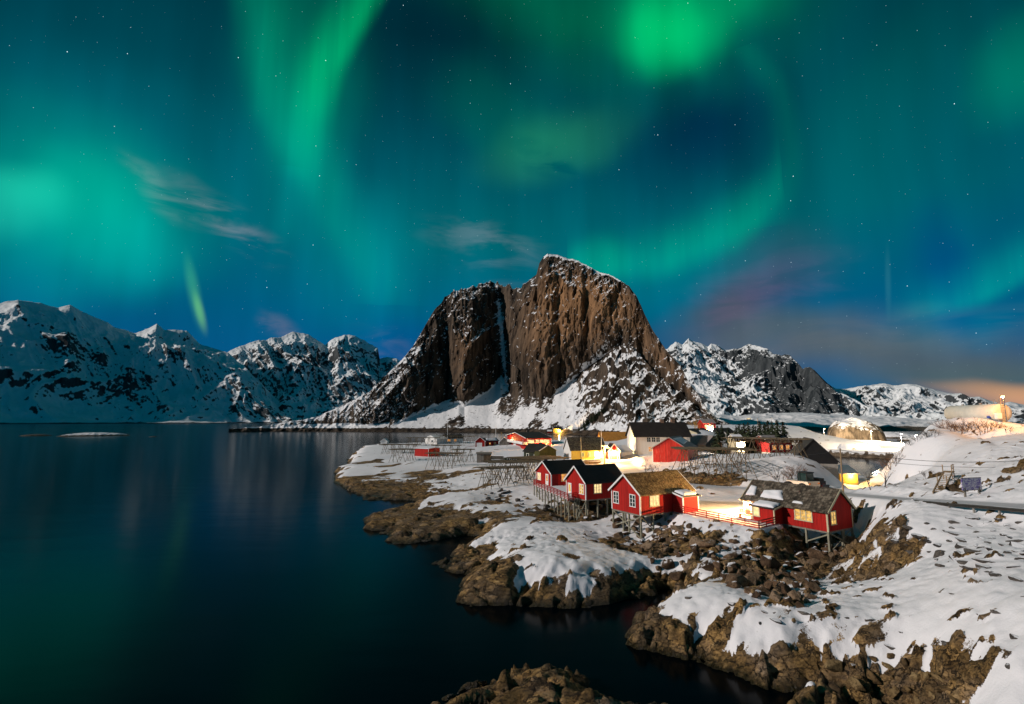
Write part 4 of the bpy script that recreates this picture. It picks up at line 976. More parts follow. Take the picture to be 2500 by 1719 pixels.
A_.window('x-', .22, .8, 1.1, 1.25, 3, 1, 'lit_pane_pale'); A_.door('x-', .74, .05, .85, 2.0, 'white_paint', 'lit_pane_orange')
A_.window('y-', .36, .8, 1.6, 1.3, 3, 1, 'lit_pane_orange', frame='cream_boards')
A_.chimney(-A_.L/2 + .7, .25, 4.1, .55, .75, 'black_metal', False)
for sx in (-A_.L/2 + .12, -A_.L/2 + 3):
    for sy in (-A_.W/2 + .12, A_.W/2 - .12): A_.stilt(sx, sy)
def terrace():
    a = math.radians(ANG); e2 = np.array([math.cos(a), math.sin(a)]); e1 = np.array([-math.sin(a), math.cos(a)])
    P0 = at_z(1430.5, 1221, 5.0)[:2]
    def uv(p): q = np.asarray(p)[:2] - P0; return float(q @ e2), float(q @ e1)
    z0 = 4.9
    corner = uv(at_z(1413, 1217, z0)); out = uv(at_z(1387, 1221, z0)); far = uv(at_z(1303, 1184, z0)); far2 = uv(at_z(1300, 1178, z0))
    t = empty('terrace', (P0[0], P0[1], z0), a); tag(t, 'snowy stilt terrace with red railing joining the two black roofed cabins', 'terrace')
    loop = [corner, out, (far[0], far[1]), (far[0] + 2.0, far[1] + 3.2)]
    # deck plate
    Au = uv(A_.wpos(-A_.L/2, -A_.W/2)); 
    pts = [(-.06, corner[1]), (out[0], out[1]), (far[0], far[1]), (far[0] + 1.2, Au[1] + A_.W), (Au[0] - .06, Au[1] + A_.W), (Au[0] - .06, Au[1] - .1), (Au[0] + 5, Au[1] - .1), (Au[0] + 5, B_.W + .1), (-.06, B_.W + .1)]
    n = len(pts)
    MB().add([(x, y, -.14) for x, y in pts] + [(x, y, -.02) for x, y in pts], [tuple(range(n))[::-1], tuple(range(n, 2*n))] + [(i, (i+1) % n, n + (i+1) % n, n + i) for i in range(n)]).build('deck', M['grey_wood'], t)
    sn = [(x * .97 + .0, y) for x, y in pts]
    cxm, cym = sum(p[0] for p in pts) / n, sum(p[1] for p in pts) / n
    sp_ = [(cxm + (x - cxm) * .96, cym + (y - cym) * .97) for x, y in pts]
    MB().add([(x, y, -.018) for x, y in sp_] + [(cxm + (x - cxm) * .985, cym + (y - cym) * .985, .07) for x, y in sp_], [tuple(range(n, 2*n))] + [(i, (i+1) % n, n + (i+1) % n, n + i) for i in range(n)]).build('snow_cover', M['snow_pile'], t)
    rail = [(corner[0], corner[1] + .02), (out[0], out[1]), (far[0], far[1]), (far[0] + 1.2, Au[1] + A_.W * .9), (Au[0] - .1, Au[1] + A_.W * .9)]
    for p, q in zip(rail[:-1], rail[1:]):
        d = math.hypot(q[0] - p[0], q[1] - p[1]); k = max(1, round(d / 1.7))
        for i in range(k):
            f = i / k; x, y = p[0] + (q[0] - p[0]) * f, p[1] + (q[1] - p[1]) * f
            MB().box(x - .05, x + .05, y - .05, y + .05, -.15, .98).build('railing_post', M['red_rail'], t)
            w_ = (P0[0] + e2[0] * x + e1[0] * y, P0[1] + e2[1] * x + e1[1] * y); g = gz(*w_) - z0 - .3
            if g < -.4: MB().box(x - .08 + .1, x + .08 + .1, y - .08, y + .08, g, -.14).build('stilt', M['stilt_wood'], t)
            if i % 3 == 1 and g < -1.0: MB().bar((x + .1, y, -.2), (x + .1 + 0, y - 1.5, max(g, -2.5)), .09).build('brace', M['stilt_wood'], t)
        for z in (.18, .45, .72, .97): MB().bar((*p, z), (*q, z), .045, .11).build('rail', M['red_rail'], t)
    m = (far[0] + out[0]) / 2
terrace()

# cabin with its gable towards the shore
D_ = House('stilt_cabin', 'red stilt cabin with grey shingle roof and snow heaped on its porch', (2023, 1299), 5.0, 30, 1818, 2083, 'R', 2.3, 2.1, roof='grey_shingles', trim='cream_boards', cat='cabin')
f = D_.front; LD = D_.L / 2
D_.window('x-', .22, .75, .95, 1.35, 2, 1, 'lit_pane', bars=2)
D_.window(f, .74, .85, 1.9, 1.2, 3, 1, 'lit_pane', bars=2)
D_.window(f, .14, .75, .8, 1.3, 2, 1, 'lit_pane_pale', bars=1)
# x runs from the shore gable (-LD) to the far end (+LD)
prD, (bx0, bx1, by0, by1, bzi, bzo, bsl) = annex(D_, f, LD - D_.L * .50, LD - D_.L * .22, 1.7, 2.15, 1.85, 'red_boards', 'black_felt', 'cream_boards')
pw_o = (Vector(((bx0 + bx1) / 2, by1, 0)), Vector((-1, 0, 0)), Vector((0, 1, 0)), bx1 - bx0)
D_.window(f, .2, .75, .7, 1.05, 1, 1, 'lit_pane_pale', org=pw_o, parent=D_.root)
zz = lambda y: D_.h + D_.rise - abs(y) * D_.k + .21
snow_slab(D_.roof, [(bx0 - .2, 2.4, zz(2.4)), (bx1 + .35, 2.4, zz(2.4)), (bx1 + .3, 1.4, zz(1.4)), (bx0 + .7, 1.0, zz(1.0))], .26, 5)
snow_slab(prD, [(bx0 - .15, by1 + .2, bzo + .10), (bx1 + .15, by1 + .2, bzo + .10), (bx1 + .15, by0 + .1, bzi + .18), (bx0 - .15, by0 + .1, bzi + .18)], .26, 8)
snow_slab(D_.roof, [(LD - 1.5, 2.3, zz(2.3)), (LD - .05, 2.5, zz(2.5)), (LD - .05, .75, zz(.75)), (LD - 1.0, .95, zz(.95))], .2, 9)
snow_slab(D_.roof, [(-LD + 2.7, 2.5, zz(2.5)), (-LD + 4.2, 2.5, zz(2.5)), (-LD + 4.1, 2.2, zz(2.2)), (-LD + 2.9, 2.2, zz(2.2))], .1, 10)
D_.chimney(-LD + 1.6, -.55, 3.75, .5, 1.0, 'black_metal', True)
for sx, sy in ((-LD + .1, D_.W/2 - .1), (-LD + .1, -D_.W/2 + .1), (-LD + .1, -.3), (-LD + .25, -.9), (-LD + 2.6, D_.W/2 - .1), (-LD + 2.6, -D_.W/2 + .1), (-LD + 5.0, D_.W/2 - .3)): D_.stilt(sx, sy)
D_.brace((-LD + .1, D_.W/2 - .1, -.3), (-LD + 2.6, D_.W/2 - .1, -1.5)); D_.brace((-LD + .05, D_.W/2 - .3, -.2), (-LD + .05, -D_.W/2, -2.2)); D_.brace((-LD + .05, D_.W/2 - .2, -2.2), (-LD + .05, -D_.W/2 + .2, -.2), .08)
MB().box(-LD + .05, LD - .05, -D_.W/2 + .05, D_.W/2 - .05, -.2, -.01).build('floor_beam', M['grey_wood'], D_.root)
D_.lamp(f, .055, 1.9, 300, (1, .58, .24), .3)
D_.lamp('x+', .5, 2.2, 450, (1, .58, .24), .3)

def yard_fence():
    z0 = 5.0
    pts = [at_z(1645, 1250, z0), at_z(1854, 1293, z0), at_z(1905, 1280, z0)]
    t = empty('fence', tuple(pts[0]), 0); tag(t, 'long red rail fence along the lit yard between two cabins', 'fence')
    o = pts[0]
    for p, q in zip(pts[:-1], pts[1:]):
        a, b = p - o, q - o; d = np.linalg.norm(b - a); k = round(d / 1.75)
        for i in range(k + 1):
            c = a + (b - a) * i / k
            MB().box(c[0] - .045, c[0] + .045, c[1] - .045, c[1] + .045, -.1, 1.02).build('post', M['red_rail'], t)
        for z in (.16, .42, .68, .96): MB().bar((a[0], a[1], z), (b[0], b[1], z), .04, .13).build('rail', M['red_rail'], t)
    w = empty('retaining_wall', tuple(pts[0]), 0); tag(w, 'low grey concrete wall carrying the red yard fence', 'wall')
    for p, q in zip(pts[:-1], pts[1:]):
        a, b = p - o, q - o; dz = 1.0
        MB().bar((a[0], a[1], -.62), (b[0], b[1], -.62), .3, 1.1).build('wall_section', M['concrete'], w)
yard_fence()
def bench():
    p = at_z(1822, 1268, 5.0); q = at_z(1846, 1272, 5.0); a = math.atan2(q[1] - p[1], q[0] - p[0])
    t = empty('bench', (p[0], p[1], gz(p[0], p[1]) - .05), a); tag(t, 'plain wooden bench standing in the lit snowy yard', 'bench')
    for y in (-.2, 0, .2): MB().box(-1, 1, y - .08, y + .08, .48, .53).build('seat_plank', M['pole_wood'], t)
    for x in (-.8, .8): MB().box(x - .05, x + .05, -.25, .25, -.1, .478).build('leg', M['pole_wood'], t)
    for z in (.75, .95): MB().box(-1, 1, .27, .31, z, z + .13).build('back_plank', M['pole_wood'], t)
    for x in (-.8, .8): MB().box(x - .04, x + .04, .225, .268, -.1, 1.08).build('back_post', M['pole_wood'], t)
bench()

# ------------------------------------------------------------------ the rest of the village
E_ = House('boathouse', 'weathered red boathouse on short stilts with snowy metal roof', (1678, 1141), 7.0, 118, 1594, 1600, 'R', 4.2, 2.6, wall='red_old_boards', roof='metal_roof', barge=False, corners=False, cat='boathouse', lr_m=(12, 8)) if False else None
def simple(name, label, pL, pR, z0, depth, wall_h, rise, gable_front, **kw):
    """house whose front face runs from ground pixel pL to pR (left to right); depth metres back"""
    a, b = at_z(pL[0], pL[1], z0), at_z(pR[0], pR[1], z0); w = float(np.hypot(*(b - a)[:2])); ang = math.degrees(math.atan2(b[1] - a[1], b[0] - a[0]))
    return House(name, label, pL, z0, ang, 0, 0, 'R' if gable_front else 'L', wall_h, rise, lr_m=(depth, w), **kw)
# gable_front: front gable is face 'x-'; otherwise the long front is face 'y-' and the left gable is 'x-'
E_ = simple('boathouse', 'weathered red boathouse on short stilts with snowy metal roof', (1594, 1134), (1680, 1138), 6.6, 11, 4.0, 2.6, True, wall='red_old_boards', roof='metal_roof', barge=False, corners=False, cat='boathouse')
for x in (-E_.L/2 + .2, -E_.L/2 + 3):
    for i in range(5): E_.stilt(x, -E_.W/2 + .2 + i * (E_.W - .4) / 4, 0, .13)
MB().box(-E_.L/2 - .02, -E_.L/2 - .0, E_.W/2 - .12, E_.W/2, 0, E_.h).build('corner_board', M['white_paint'], E_.root)
snow_slab(E_.roof, [(-E_.L/2 + .3, -.5, E_.h + E_.rise - .5 * E_.k + .22), (E_.L/2 - .5, -.4, E_.h + E_.rise - .4 * E_.k + .22), (E_.L/2 - .5, -2.3, E_.h + E_.rise - 2.3 * E_.k + .22), (-E_.L/2 + 1.5, -3.2, E_.h + E_.rise - 3.2 * E_.k + .22)], .06, 12)
F_ = House('house', 'large white two storey house with black roof and two chimneys', (1553, 1110), 6.8, 3, 1545, 1683, 'L', 5.8, 4.1, wall='white_boards', roof='dark_roof', over=.5, gover=.6, barge=False, corners=False, lr_m=(9.5, 17.5))
for fu in (.24, .33, .41): F_.window('y-', fu, 3.9, 1.1, 1.4, 2, 2, 'dark_pane')
F_.window('y-', .60, 3.9, 1.1, 1.4, 2, 2, 'dark_pane'); F_.window('y-', .27, 1.0, 1.3, 1.4, 3, 2, 'lit_pane_orange'); F_.window('y-', .38, 1.0, 1.6, 1.5, 3, 2, 'lit_pane_pale')
F_.chimney(1.6, .2, 9.1, 1.1, 1.9); F_.chimney(5.2, .2, 9.1, 1.1, 1.9)
MB().tube((-F_.L/2 + .3, -F_.W/2 - .1, 0), (-F_.L/2 + .3, -F_.W/2 - .1, 5.9), .07, .07, 6).build('downpipe', M['black_metal'], F_.root)
G_ = House('house', 'cream house with white gable and dark slate roof lit by a yellow wall lamp', (1394, 1123), 5.0, 9, 1358, 1482, 'L', 3.1, 3.7, wall='yellow_boards', roof='slate_roof', over=.35, gover=.35, lr_m=(8.4, 11.6))
MB().prism([(y * .998, z) for y, z in G_.prof], -G_.L/2 - .015, -G_.L/2 - .004).build('white_gable', M['white_boards'], G_.root)
for fu in (.34, .52): G_.window('y-', fu, 1.0, .7, 1.3, 2, 3, 'dark_pane', trimw=.07)
G_.window('y-', .72, .9, 1.1, 1.5, 3, 1, 'lit_pane'); G_.door('y-', .93, .05, .9, 2.0, 'brown_boards')
G_.lamp('y-', .82, 2.0, 900, (1, .72, .16), .35, .16)
Hh = House('house', 'long red house with dark roof, white balcony and garage below', (1287, 1099), 5.0, 12, 1238, 1346, 'L', 4.9, 1.9, wall='red_boards', roof='dark_roof', over=.5, gover=.7)
Hh.window('x-', .32, 2.7, 2.0, 1.7, 2, 1, 'lit_pane_pale'); Hh.window('x-', .82, 3.0, .8, 1.0, 1, 1, 'dark_pane')
for fu in (.12, .22): Hh.window('y-', fu, 2.6, 1.3, 1.6, 2, 1, 'lit_pane_pale')
for fu in (.42, .58, .74, .86): Hh.window('y-', fu, 3.2, 1.2, 1.0, 2, 1, 'lit_pane_pale')
Hh.chimney(.3, .3, 6.3, 1.0, 1.5)
W2 = Hh.W / 2; Lh = Hh.L / 2
bal = MB().box(-Lh - 2.2, -Lh - .01, -W2 - .2, W2 - .2, 2.3, 2.5).build('balcony', M['white_boards'], Hh.root)
MB().box(-Lh - 2.25, -Lh - 2.15, -W2 - .2, W2 - .2, 2.5, 3.45).box(-Lh - 2.15, -Lh - .02, -W2 - .22, -W2 - .12, 2.5, 3.45).build('balcony_parapet', M['white_boards'], bal)
Hh.window('x-', .42, .1, 5.2, 1.9, 1, 1, 'white_paint', name='garage_door', trimw=.06)
Hh.lamp('x-', .26, 3.1, 420, (1, .5, .16), .3, .13); Hh.lamp('y-', .26, 1.9, 900, (1, .42, .10), .3, .16); Hh.lamp('y-', .5, 1.2, 600, (1, .42, .10), .3, .14); Hh.lamp('y-', .80, 2.4, 300, (1, .45, .12), .3, .1)
I_ = simple('house', 'dark green house with two small white framed windows and black roof', (1279, 1124), (1318, 1126), 4.5, 7, 3.0, 2.2, False, wall='green_boards', roof='dark_roof', barge=False, corners=False)
I_.window('y-', .24, 1.1, .75, 1.1, 1, 1, 'dark_pane', trimw=.13); I_.window('y-', .72, .9, .75, 1.1, 1, 1, 'dark_pane', trimw=.13); I_.chimney(.9, .2, 4.6, .8, 1.1, 'black_metal', False)
I2 = simple('shed', 'olive green gabled shed beside the dark green house', (1317, 1127), (1358, 1125), 4.5, 7, 3.4, 1.7, True, wall='olive_boards', roof='dark_roof', over=.3, corners=False, cat='shed')
I3 = simple('shed', 'low dark green annex with snow covered roof and a row of four windows', (1232, 1131), (1273, 1131), 4.3, 5.5, 1.9, 1.5, False, wall='green_boards', roof='snow_pile', barge=False, corners=False, cat='shed')
I3.window('y-', .42, .5, 2.7, .95, 4, 1, 'dark_pane', trimw=.08)
J_ = simple('shed', 'red garage shed with white door and snow on its long roof', (1160, 1093.5), (1184, 1093.5), 4.0, 5.6, 3.2, 2.0, True, wall='red_boards', roof='dark_roof', cat='shed', corners=True)
J_.window('x-', .42, .05, 2.6, 2.4, 1, 1, 'white_paint', name='garage_door', trimw=.06)
J2 = simple('shed', 'dark red shed with snowy roof and pale plank door behind the white garage door', (1187, 1092), (1217, 1091), 4.0, 5.5, 3.0, 1.4, False, wall='dark_red_boards', roof='dark_roof', barge=False, corners=False, cat='shed')
snow_slab(J2.roof, [(-J2.L/2 - .2, -J2.W/2 - .2, J2.h + .12), (J2.L/2 + .2, -J2.W/2 - .2, J2.h + .12), (J2.L/2 + .2, -.1, J2.h + J2.rise + .2), (-J2.L/2 + .6, -.1, J2.h + J2.rise + .2)], .14, 14)
J2.window('y-', .3, 1.4, .8, .8, 2, 1, 'lit_pane_orange', trimw=.07); J2.door('y-', .7, .05, 1.0, 2.2, 'yellow_boards')
K_ = simple('shed', 'pale grey shed with snowy gable roof between red shed and long red house', (1219, 1094), (1243, 1094), 4.2, 5, 2.8, 2.4, True, wall='grey_boards', roof='snow_pile', barge=False, corners=False, cat='shed')
Lw = simple('house', 'white house with low dark roof at the edge of the bay behind the racks', (1038, 1083), (1066, 1085), 4.0, 7, 2.9, 1.9, True, wall='white_boards', roof='white_concrete', cat='house', corners=False)
Lw.window('x-', .62, 1.0, 1.8, 1.2, 2, 1, 'dark_pane')
Lw2 = simple('house', 'long low wing with dark roof and orange lit window behind the fish racks', (1068, 1082), (1130, 1081), 4.0, 8, 2.7, 2.0, False, wall='white_boards', roof='dark_roof', corners=False)
Lw2.window('y-', .42, .9, 2.4, 1.2, 3, 1, 'lit_pane_orange'); Lw2.window('y-', .7, .9, 1.4, 1.2, 2, 1, 'lit_pane_orange'); Lw2.chimney(-2.5, 0, 4.2, .8, 1.2)
snow_slab(Lw2.roof, [(-Lw2.L/2, -3.2, Lw2.h + .45), (-Lw2.L/2 + 4, -3.2, Lw2.h + .45), (-Lw2.L/2 + 4, -.3, Lw2.h + Lw2.rise + .15), (-Lw2.L/2, -.3, Lw2.h + Lw2.rise + .15)], .12, 15)
Mw = simple('shed', 'tiny white shed standing alone at the outer point', (929, 1086), (945, 1086), 3.4, 4, 2.0, 1.4, True, wall='white_boards', roof='white_concrete', corners=False, cat='shed')
Nr = simple('hut', 'small red hut with snowy flat roof among the fish racks', (1012, 1114), (1046, 1116), 3.9, 6, 3.0, .25, False, wall='red_boards', roof='snow_pile', barge=False, corners=False, cat='hut')
MB().box(-Nr.L/2 - .02, Nr.L/2 + .02, -Nr.W/2 - .03, -Nr.W/2 - .004, -.02, .10).build('sill_board', M['white_paint'], Nr.root)
MB().box(Nr.L/2 - .10, Nr.L/2 + .02, -Nr.W/2 - .035, -Nr.W/2 - .004, .11, Nr.h - .1).build('corner_board', M['white_paint'], Nr.root)
Or = simple('shed', 'small grey plank shed with flat roof beside a long stone wall', (1164, 1130), (1198, 1130), 3.9, 4.5, 2.9, .2, False, wall='grey_boards', roof='grey_wood', barge=False, corners=False, cat='shed')
MB().box(0, Or.L/2 - .02, -Or.W/2 - .03, -Or.W/2 - .005, .02, 2.5).build('plank_door', M['brown_boards'], Or.root)
def stonewall():
    a, b = at_z(1198, 1124, 4.0), at_z(1236, 1124, 4.2)
    t = empty('stone_wall', tuple(a), 0); tag(t, 'dark dry stone wall topped with snow beside the plank shed', 'wall')
    d = b - a; rnd = random.Random(4); n = 9
    for i in range(n):
        for j in range(3):
            c = d * ((i + .5 + .3 * (j % 2)) / n)
            MB().box(c[0] - .34, c[0] + .34, c[1] - .3 - rnd.random() * .1, c[1] + .3, j * .62 - .3, j * .62 + .29).build('stone', M['grey_boards'], t)
    MB().bar((0, 0, 1.72), (d[0], d[1], 1.72), .8, .25).build('snow_cover', M['snow_pile'], t)
stonewall()
Pq = simple('house', 'house with a broad tiled roof coloured in lamplit orange behind the cream house', (1470, 1096), (1552, 1096), 6.2, 11, 2.2, 4.2, False, wall='yellow_boards', roof='orange_lit_tile_roof', barge=False, corners=False)
Pq.lamp('y-', .35, 1.7, 900, (1, .62, .2), .5, .12)
Qg = simple('shed', 'small red garage with white trimmed gable and dazzling lamp over its door', (1487, 1123), (1513, 1123), 6.0, 6, 2.6, 1.9, True, wall='red_boards', roof='dark_roof', cat='shed')
Qg.door('x-', .5, .02, 1.9, 2.0, 'brown_boards'); Qg.lamp('x-', .5, 2.6, 800, (1, .58, .2), .4, .2, 'lamp_glass')
for lab, pl, pr_, z, dp, h, r, w, rf, gf in [
    ('red annex with white trim beside the small lit garage', (1480, 1120), (1487, 1120), 6.0, 5, 2.2, .6, 'red_boards', 'snow_pile', False),
    ('low snow roofed shed between the lit garage and the white house', (1516, 1118), (1545, 1116), 6.2, 6, 1.8, 1.6, 'white_boards', 'snow_pile', False)]:
    simple('shed', lab, pl, pr_, z, dp, h, r, gf, wall=w, roof=rf, barge=False, corners=False, cat='shed')
def far_house(name, label, grid, px, py, w, dep, h, r, **kw):
    p = on_grid(grid, px, py); a = -math.degrees(math.atan2(p[0], p[1])); d = p[:2] / np.hypot(p[0], p[1]); rt = np.array([d[1], -d[0]])
    o = (p[0] - rt[0] * w / 2, p[1] - rt[1] * w / 2, p[2] + .3)
    h_ = House(name, label, (0, 0), o[2], a, 0, 0, 'L', h, r, lr_m=(dep, w), org=o, barge=False, corners=False, **kw)
    MB().box(-h_.L/2 + .1, h_.L/2 - .1, -h_.W/2 + .1, h_.W/2 - .1, -4, -.01).build('foundation', M['concrete'], h_.root); return h_
Rf = far_house('house', 'far orange lit house at the foot of the snowy mountain', 'cliff', 1359, 1055, 9, 8, 5.2, 2.2, wall='yellow_boards', roof='dark_roof')
Rf.lamp('y-', .8, 3.0, 2000, (1, .55, .12), .6, .25); Rf.window('y-', .4, 2.0, 1.4, 1.4, 1, 1, 'lit_pane')
R2 = far_house('boathouse', 'far small dark red boathouse with snowy roof beside the orange lit house', 'cliff', 1342, 1057, 6, 6, 2.6, 1.6, wall='dark_red_boards', roof='snow_pile', cat='boathouse')
R3 = far_house('cabin', 'far low cabin with snowy roof under the mountain conifers', 'cliff', 1406, 1052, 9, 7, 2.8, 1.8, wall='grey_boards', roof='snow_pile', cat='cabin')
S1 = simple('house', 'red house with white lower floor and snowy roof up the slope', (1719, 1057), (1748, 1057), 11.5, 8, 4.6, 1.8, False, wall='red_boards', roof='metal_roof', barge=False, corners=False)
for fu in (.2, .45, .72): S1.window('y-', fu, 2.6, 1.2, 1.1, 2, 1, 'lit_pane_pale')
MB().box(-S1.L/2 - .02, S1.L/2 + .02, -S1.W/2 - .03, -S1.W/2 - .005, 0, 1.9).build('white_base', M['white_boards'], S1.root); S1.lamp('y-', .92, 1.6, 1900, (1, .66, .3), .5, .2, 'lamp_glass')
S2 = simple('house', 'cream house with pillared front and brightly lit porch below the red house', (1703, 1082), (1742, 1078), 8.6, 8, 4.0, 1.4, False, wall='cream_boards', roof='dark_roof', barge=False, corners=False)
for fu in (.12, .34, .56, .8): S2.window('y-', fu, 1.0, 1.1, 1.6, 2, 1, 'lit_pane_pale')
S2.lamp('y-', .7, 2.6, 1300, (1, .62, .22), .6, .18, 'lamp_glass'); S2.lamp('y-', .45, .9, 800, (1, .62, .22), .6, .18)
S3 = simple('house', 'white gabled house glowing orange beside the conifers', (1755, 1076), (1770, 1076), 9.2, 7, 2.6, 2.4, True, wall='white_boards', roof='dark_roof', barge=False, corners=False)
S3.lamp('x-', .2, 2.0, 500, (1, .66, .3), .5, .15)
S4 = simple('house', 'small white house with dark roof and peaked gable near the conifers', (1773, 1070), (1796, 1069), 9.4, 6, 2.4, 2.0, False, wall='white_boards', roof='dark_roof', barge=False, corners=False)
U_ = simple('boathouse', 'old grey boathouse with snow streaked gable roof behind the red boathouse', (1722, 1098), (1762, 1096), 8.2, 8, 1.6, 2.6, True, wall='grey_boards', roof='metal_roof', barge=False, corners=False, cat='boathouse')
V_ = simple('boathouse', 'dark roofed boathouse sloping down to the lit inlet', (1936, 1130), (2046, 1133), 8.0, 12, .6, 4.6, True, wall='black_felt', roof='dark_roof', barge=False, corners=False, cat='boathouse')
T_ = simple('shed', 'low boat shed with snowy roof glowing orange at the inlet', (2052, 1181), (2096, 1181), 3.6, 7, 2.2, 1.4, False, wall='yellow_boards', roof='snow_pile', barge=False, corners=False, cat='shed')
T_.lamp('y-', .6, 1.9, 60, (1, .55, .15), .5, .1)
X1 = simple('house', 'row of dim lit boathouse fronts seen under the hanging fish rack', (1880, 1105), (1935, 1104), 8.0, 8, 3.0, 1.8, False, wall='dark_red_boards', roof='metal_roof', barge=False, corners=False)
for fu in (.2, .5, .8): X1.window('y-', fu, .8, 1.2, 1.3, 2, 1, 'lit_pane_orange')
X2 = simple('house', 'cream lit house front partly hidden by the hanging fish rack', (1800, 1104), (1820, 1104), 8.0, 7, 3.4, 1.6, False, wall='cream_boards', roof='snow_pile', barge=False, corners=False)
X2.lamp('y-', .3, 2.6, 420, (1, .8, .6), .4, .12, 'lamp_glass')
# ------------------------------------------------------------------ fish drying racks
def rack(label, L_, R_, ztop, width, bays, fish=False, ncross=14, deckn=18, seed=0, thick=.055):
    a, b = at_z(L_[0], L_[1], ztop), at_z(R_[0], R_[1], ztop)
    d = (b - a)[:2]; Ln = float(np.hypot(*d)); ang = math.atan2(d[1], d[0]); u = d / Ln; n = np.array([-u[1], u[0]])
    gl = [gz(*(a[:2] + u * Ln * f + n * width / 2)) for f in (0, .5, 1)]; g0 = min(gl)
    t = empty('drying_rack', (a[0], a[1], g0), ang); tag(t, label, 'drying rack', 'fish drying racks')
    h = ztop - g0; rnd = random.Random(seed)
    def G(x, y):
        w = a[:2] + u * x + n * y; return gz(w[0], w[1]) - g0 - .15
    sp = h * .36
    for i in range(bays + 1):
        x = Ln * (i / bays * .86 + .07)
        for y in ((0, width) if width < 5.5 else (0, width * .5, width)):
            for sg in (-1, 1):
                f = sp * rnd.uniform(.8, 1.25)
                MB().tube((x + sg * f, y - .35 * sg, G(x + sg * f, y - .35 * sg)), (x - sg * .18, y + .1 * sg, h + .3), .068, .05, 5).build('leg', M['rack_wood'], t)
            if rnd.random() < .6:
                MB().tube((x + rnd.uniform(-.2, .2), y + .2, G(x, y + .2)), (x, y + .2, h + .1), .075, .06, 5).build('post', M['rack_wood'], t)
            if rnd.random() < .5: MB().tube((x - sp * .55, y - .1, h * .52), (x + sp * .55, y - .1, h * .54), .05, .05, 5).build('tie', M['rack_wood'], t)
        MB().tube((x + .1, -.6, h - .05), (x + .1, width + .5, h - .05), .07, .07, 5).build('cross_beam', M['rack_wood'], t)
    mb = MB()
    for k in range(deckn):
        y = -.5 + (width + 1.0) * k / (deckn - 1) + rnd.uniform(-.1, .1)
        mb.tube((-.6 + rnd.uniform(-.9, .4), y, h + .12 + rnd.uniform(-.03, .12)), (Ln + .6 + rnd.uniform(-.4, .9), y + rnd.uniform(-.25, .25), h + .12 + rnd.uniform(-.03, .12)), thick, thick * .8, 4)
    for k in range(int(Ln * .8)):
        x = Ln * k / int(Ln * .8) + rnd.uniform(-.3, .3)
        mb.tube((x, -.5, h + .24), (x + rnd.uniform(-.2, .2), width + .5, h + .24), thick * .8, thick * .7, 4)
    tag(mb.build('pole_deck', M['rack_wood'], t), kind='stuff')
    if fish:
        mb = MB()
        for k in range(int(Ln * 14)):
            x = rnd.uniform(0, Ln); y = rnd.choice([.1, width * .3, width * .6, width - .1]) + rnd.uniform(-.15, .15); l = rnd.uniform(.45, .8)
            mb.add([(x - .06, y, h - l), (x + .06, y + .05, h - l), (x + .09, y, h - .05), (x - .09, y + .04, h - .05), (x, y + .12, h - l * .5)], [(0, 1, 4), (1, 2, 4), (2, 3, 4), (3, 0, 4), (0, 3, 2, 1)])
        tag(mb.build('hanging_fish', M['dried_fish'], t), kind='stuff')
plain('dried_fish', (.075, .05, .028), .8, .4, 4.0)
rack('weathered fish rack at the outer point beside the tiny white shed', (931, 1087), (1016, 1087), 7.6, 6, 4, seed=1)
rack('empty fish rack at the back beside the white house gable', (993, 1070), (1066, 1070), 8.2, 6, 4, seed=2)
rack('long empty fish rack running along the water behind the red sheds', (1068, 1065), (1152, 1066), 8.6, 6, 5, seed=3)
rack('empty fish rack directly behind the small red hut', (1060, 1089), (1122, 1089), 8.0, 5, 3, seed=4)
rack('low fish rack between the small red hut and the plank shed', (1046, 1108), (1118, 1109), 7.4, 4.5, 3, seed=5)
rack('short fish rack between the small red hut and the tiny white shed', (958, 1099), (1004, 1099), 7.5, 4.5, 2, seed=6)
rack('short fish rack by the grey plank shed', (1112, 1099), (1150, 1099), 7.8, 4, 2, seed=7)
rack('fish rack on the snow slope above the rocky cove', (1193, 1147), (1284, 1143), 7.2, 4.5, 2, seed=8, deckn=12)
rack('wide fish rack in front of the low dark green annex', (1200, 1132), (1322, 1130), 7.7, 7, 4, seed=9, deckn=22)
rack('wide fish rack in front of the olive green shed', (1285, 1124), (1384, 1119), 7.9, 8, 3, seed=10, deckn=24)
rack('lamp lit fish rack on the snowy knoll beside the red boathouse', (1664, 1099), (1832, 1101), 11.9, 7, 4, seed=11, deckn=26, thick=.06)
rack('tall fish rack hung with rows of dark drying fish', (1776, 1071), (1950, 1075), 13.6, 6, 3, True, seed=12, deckn=24, thick=.07)

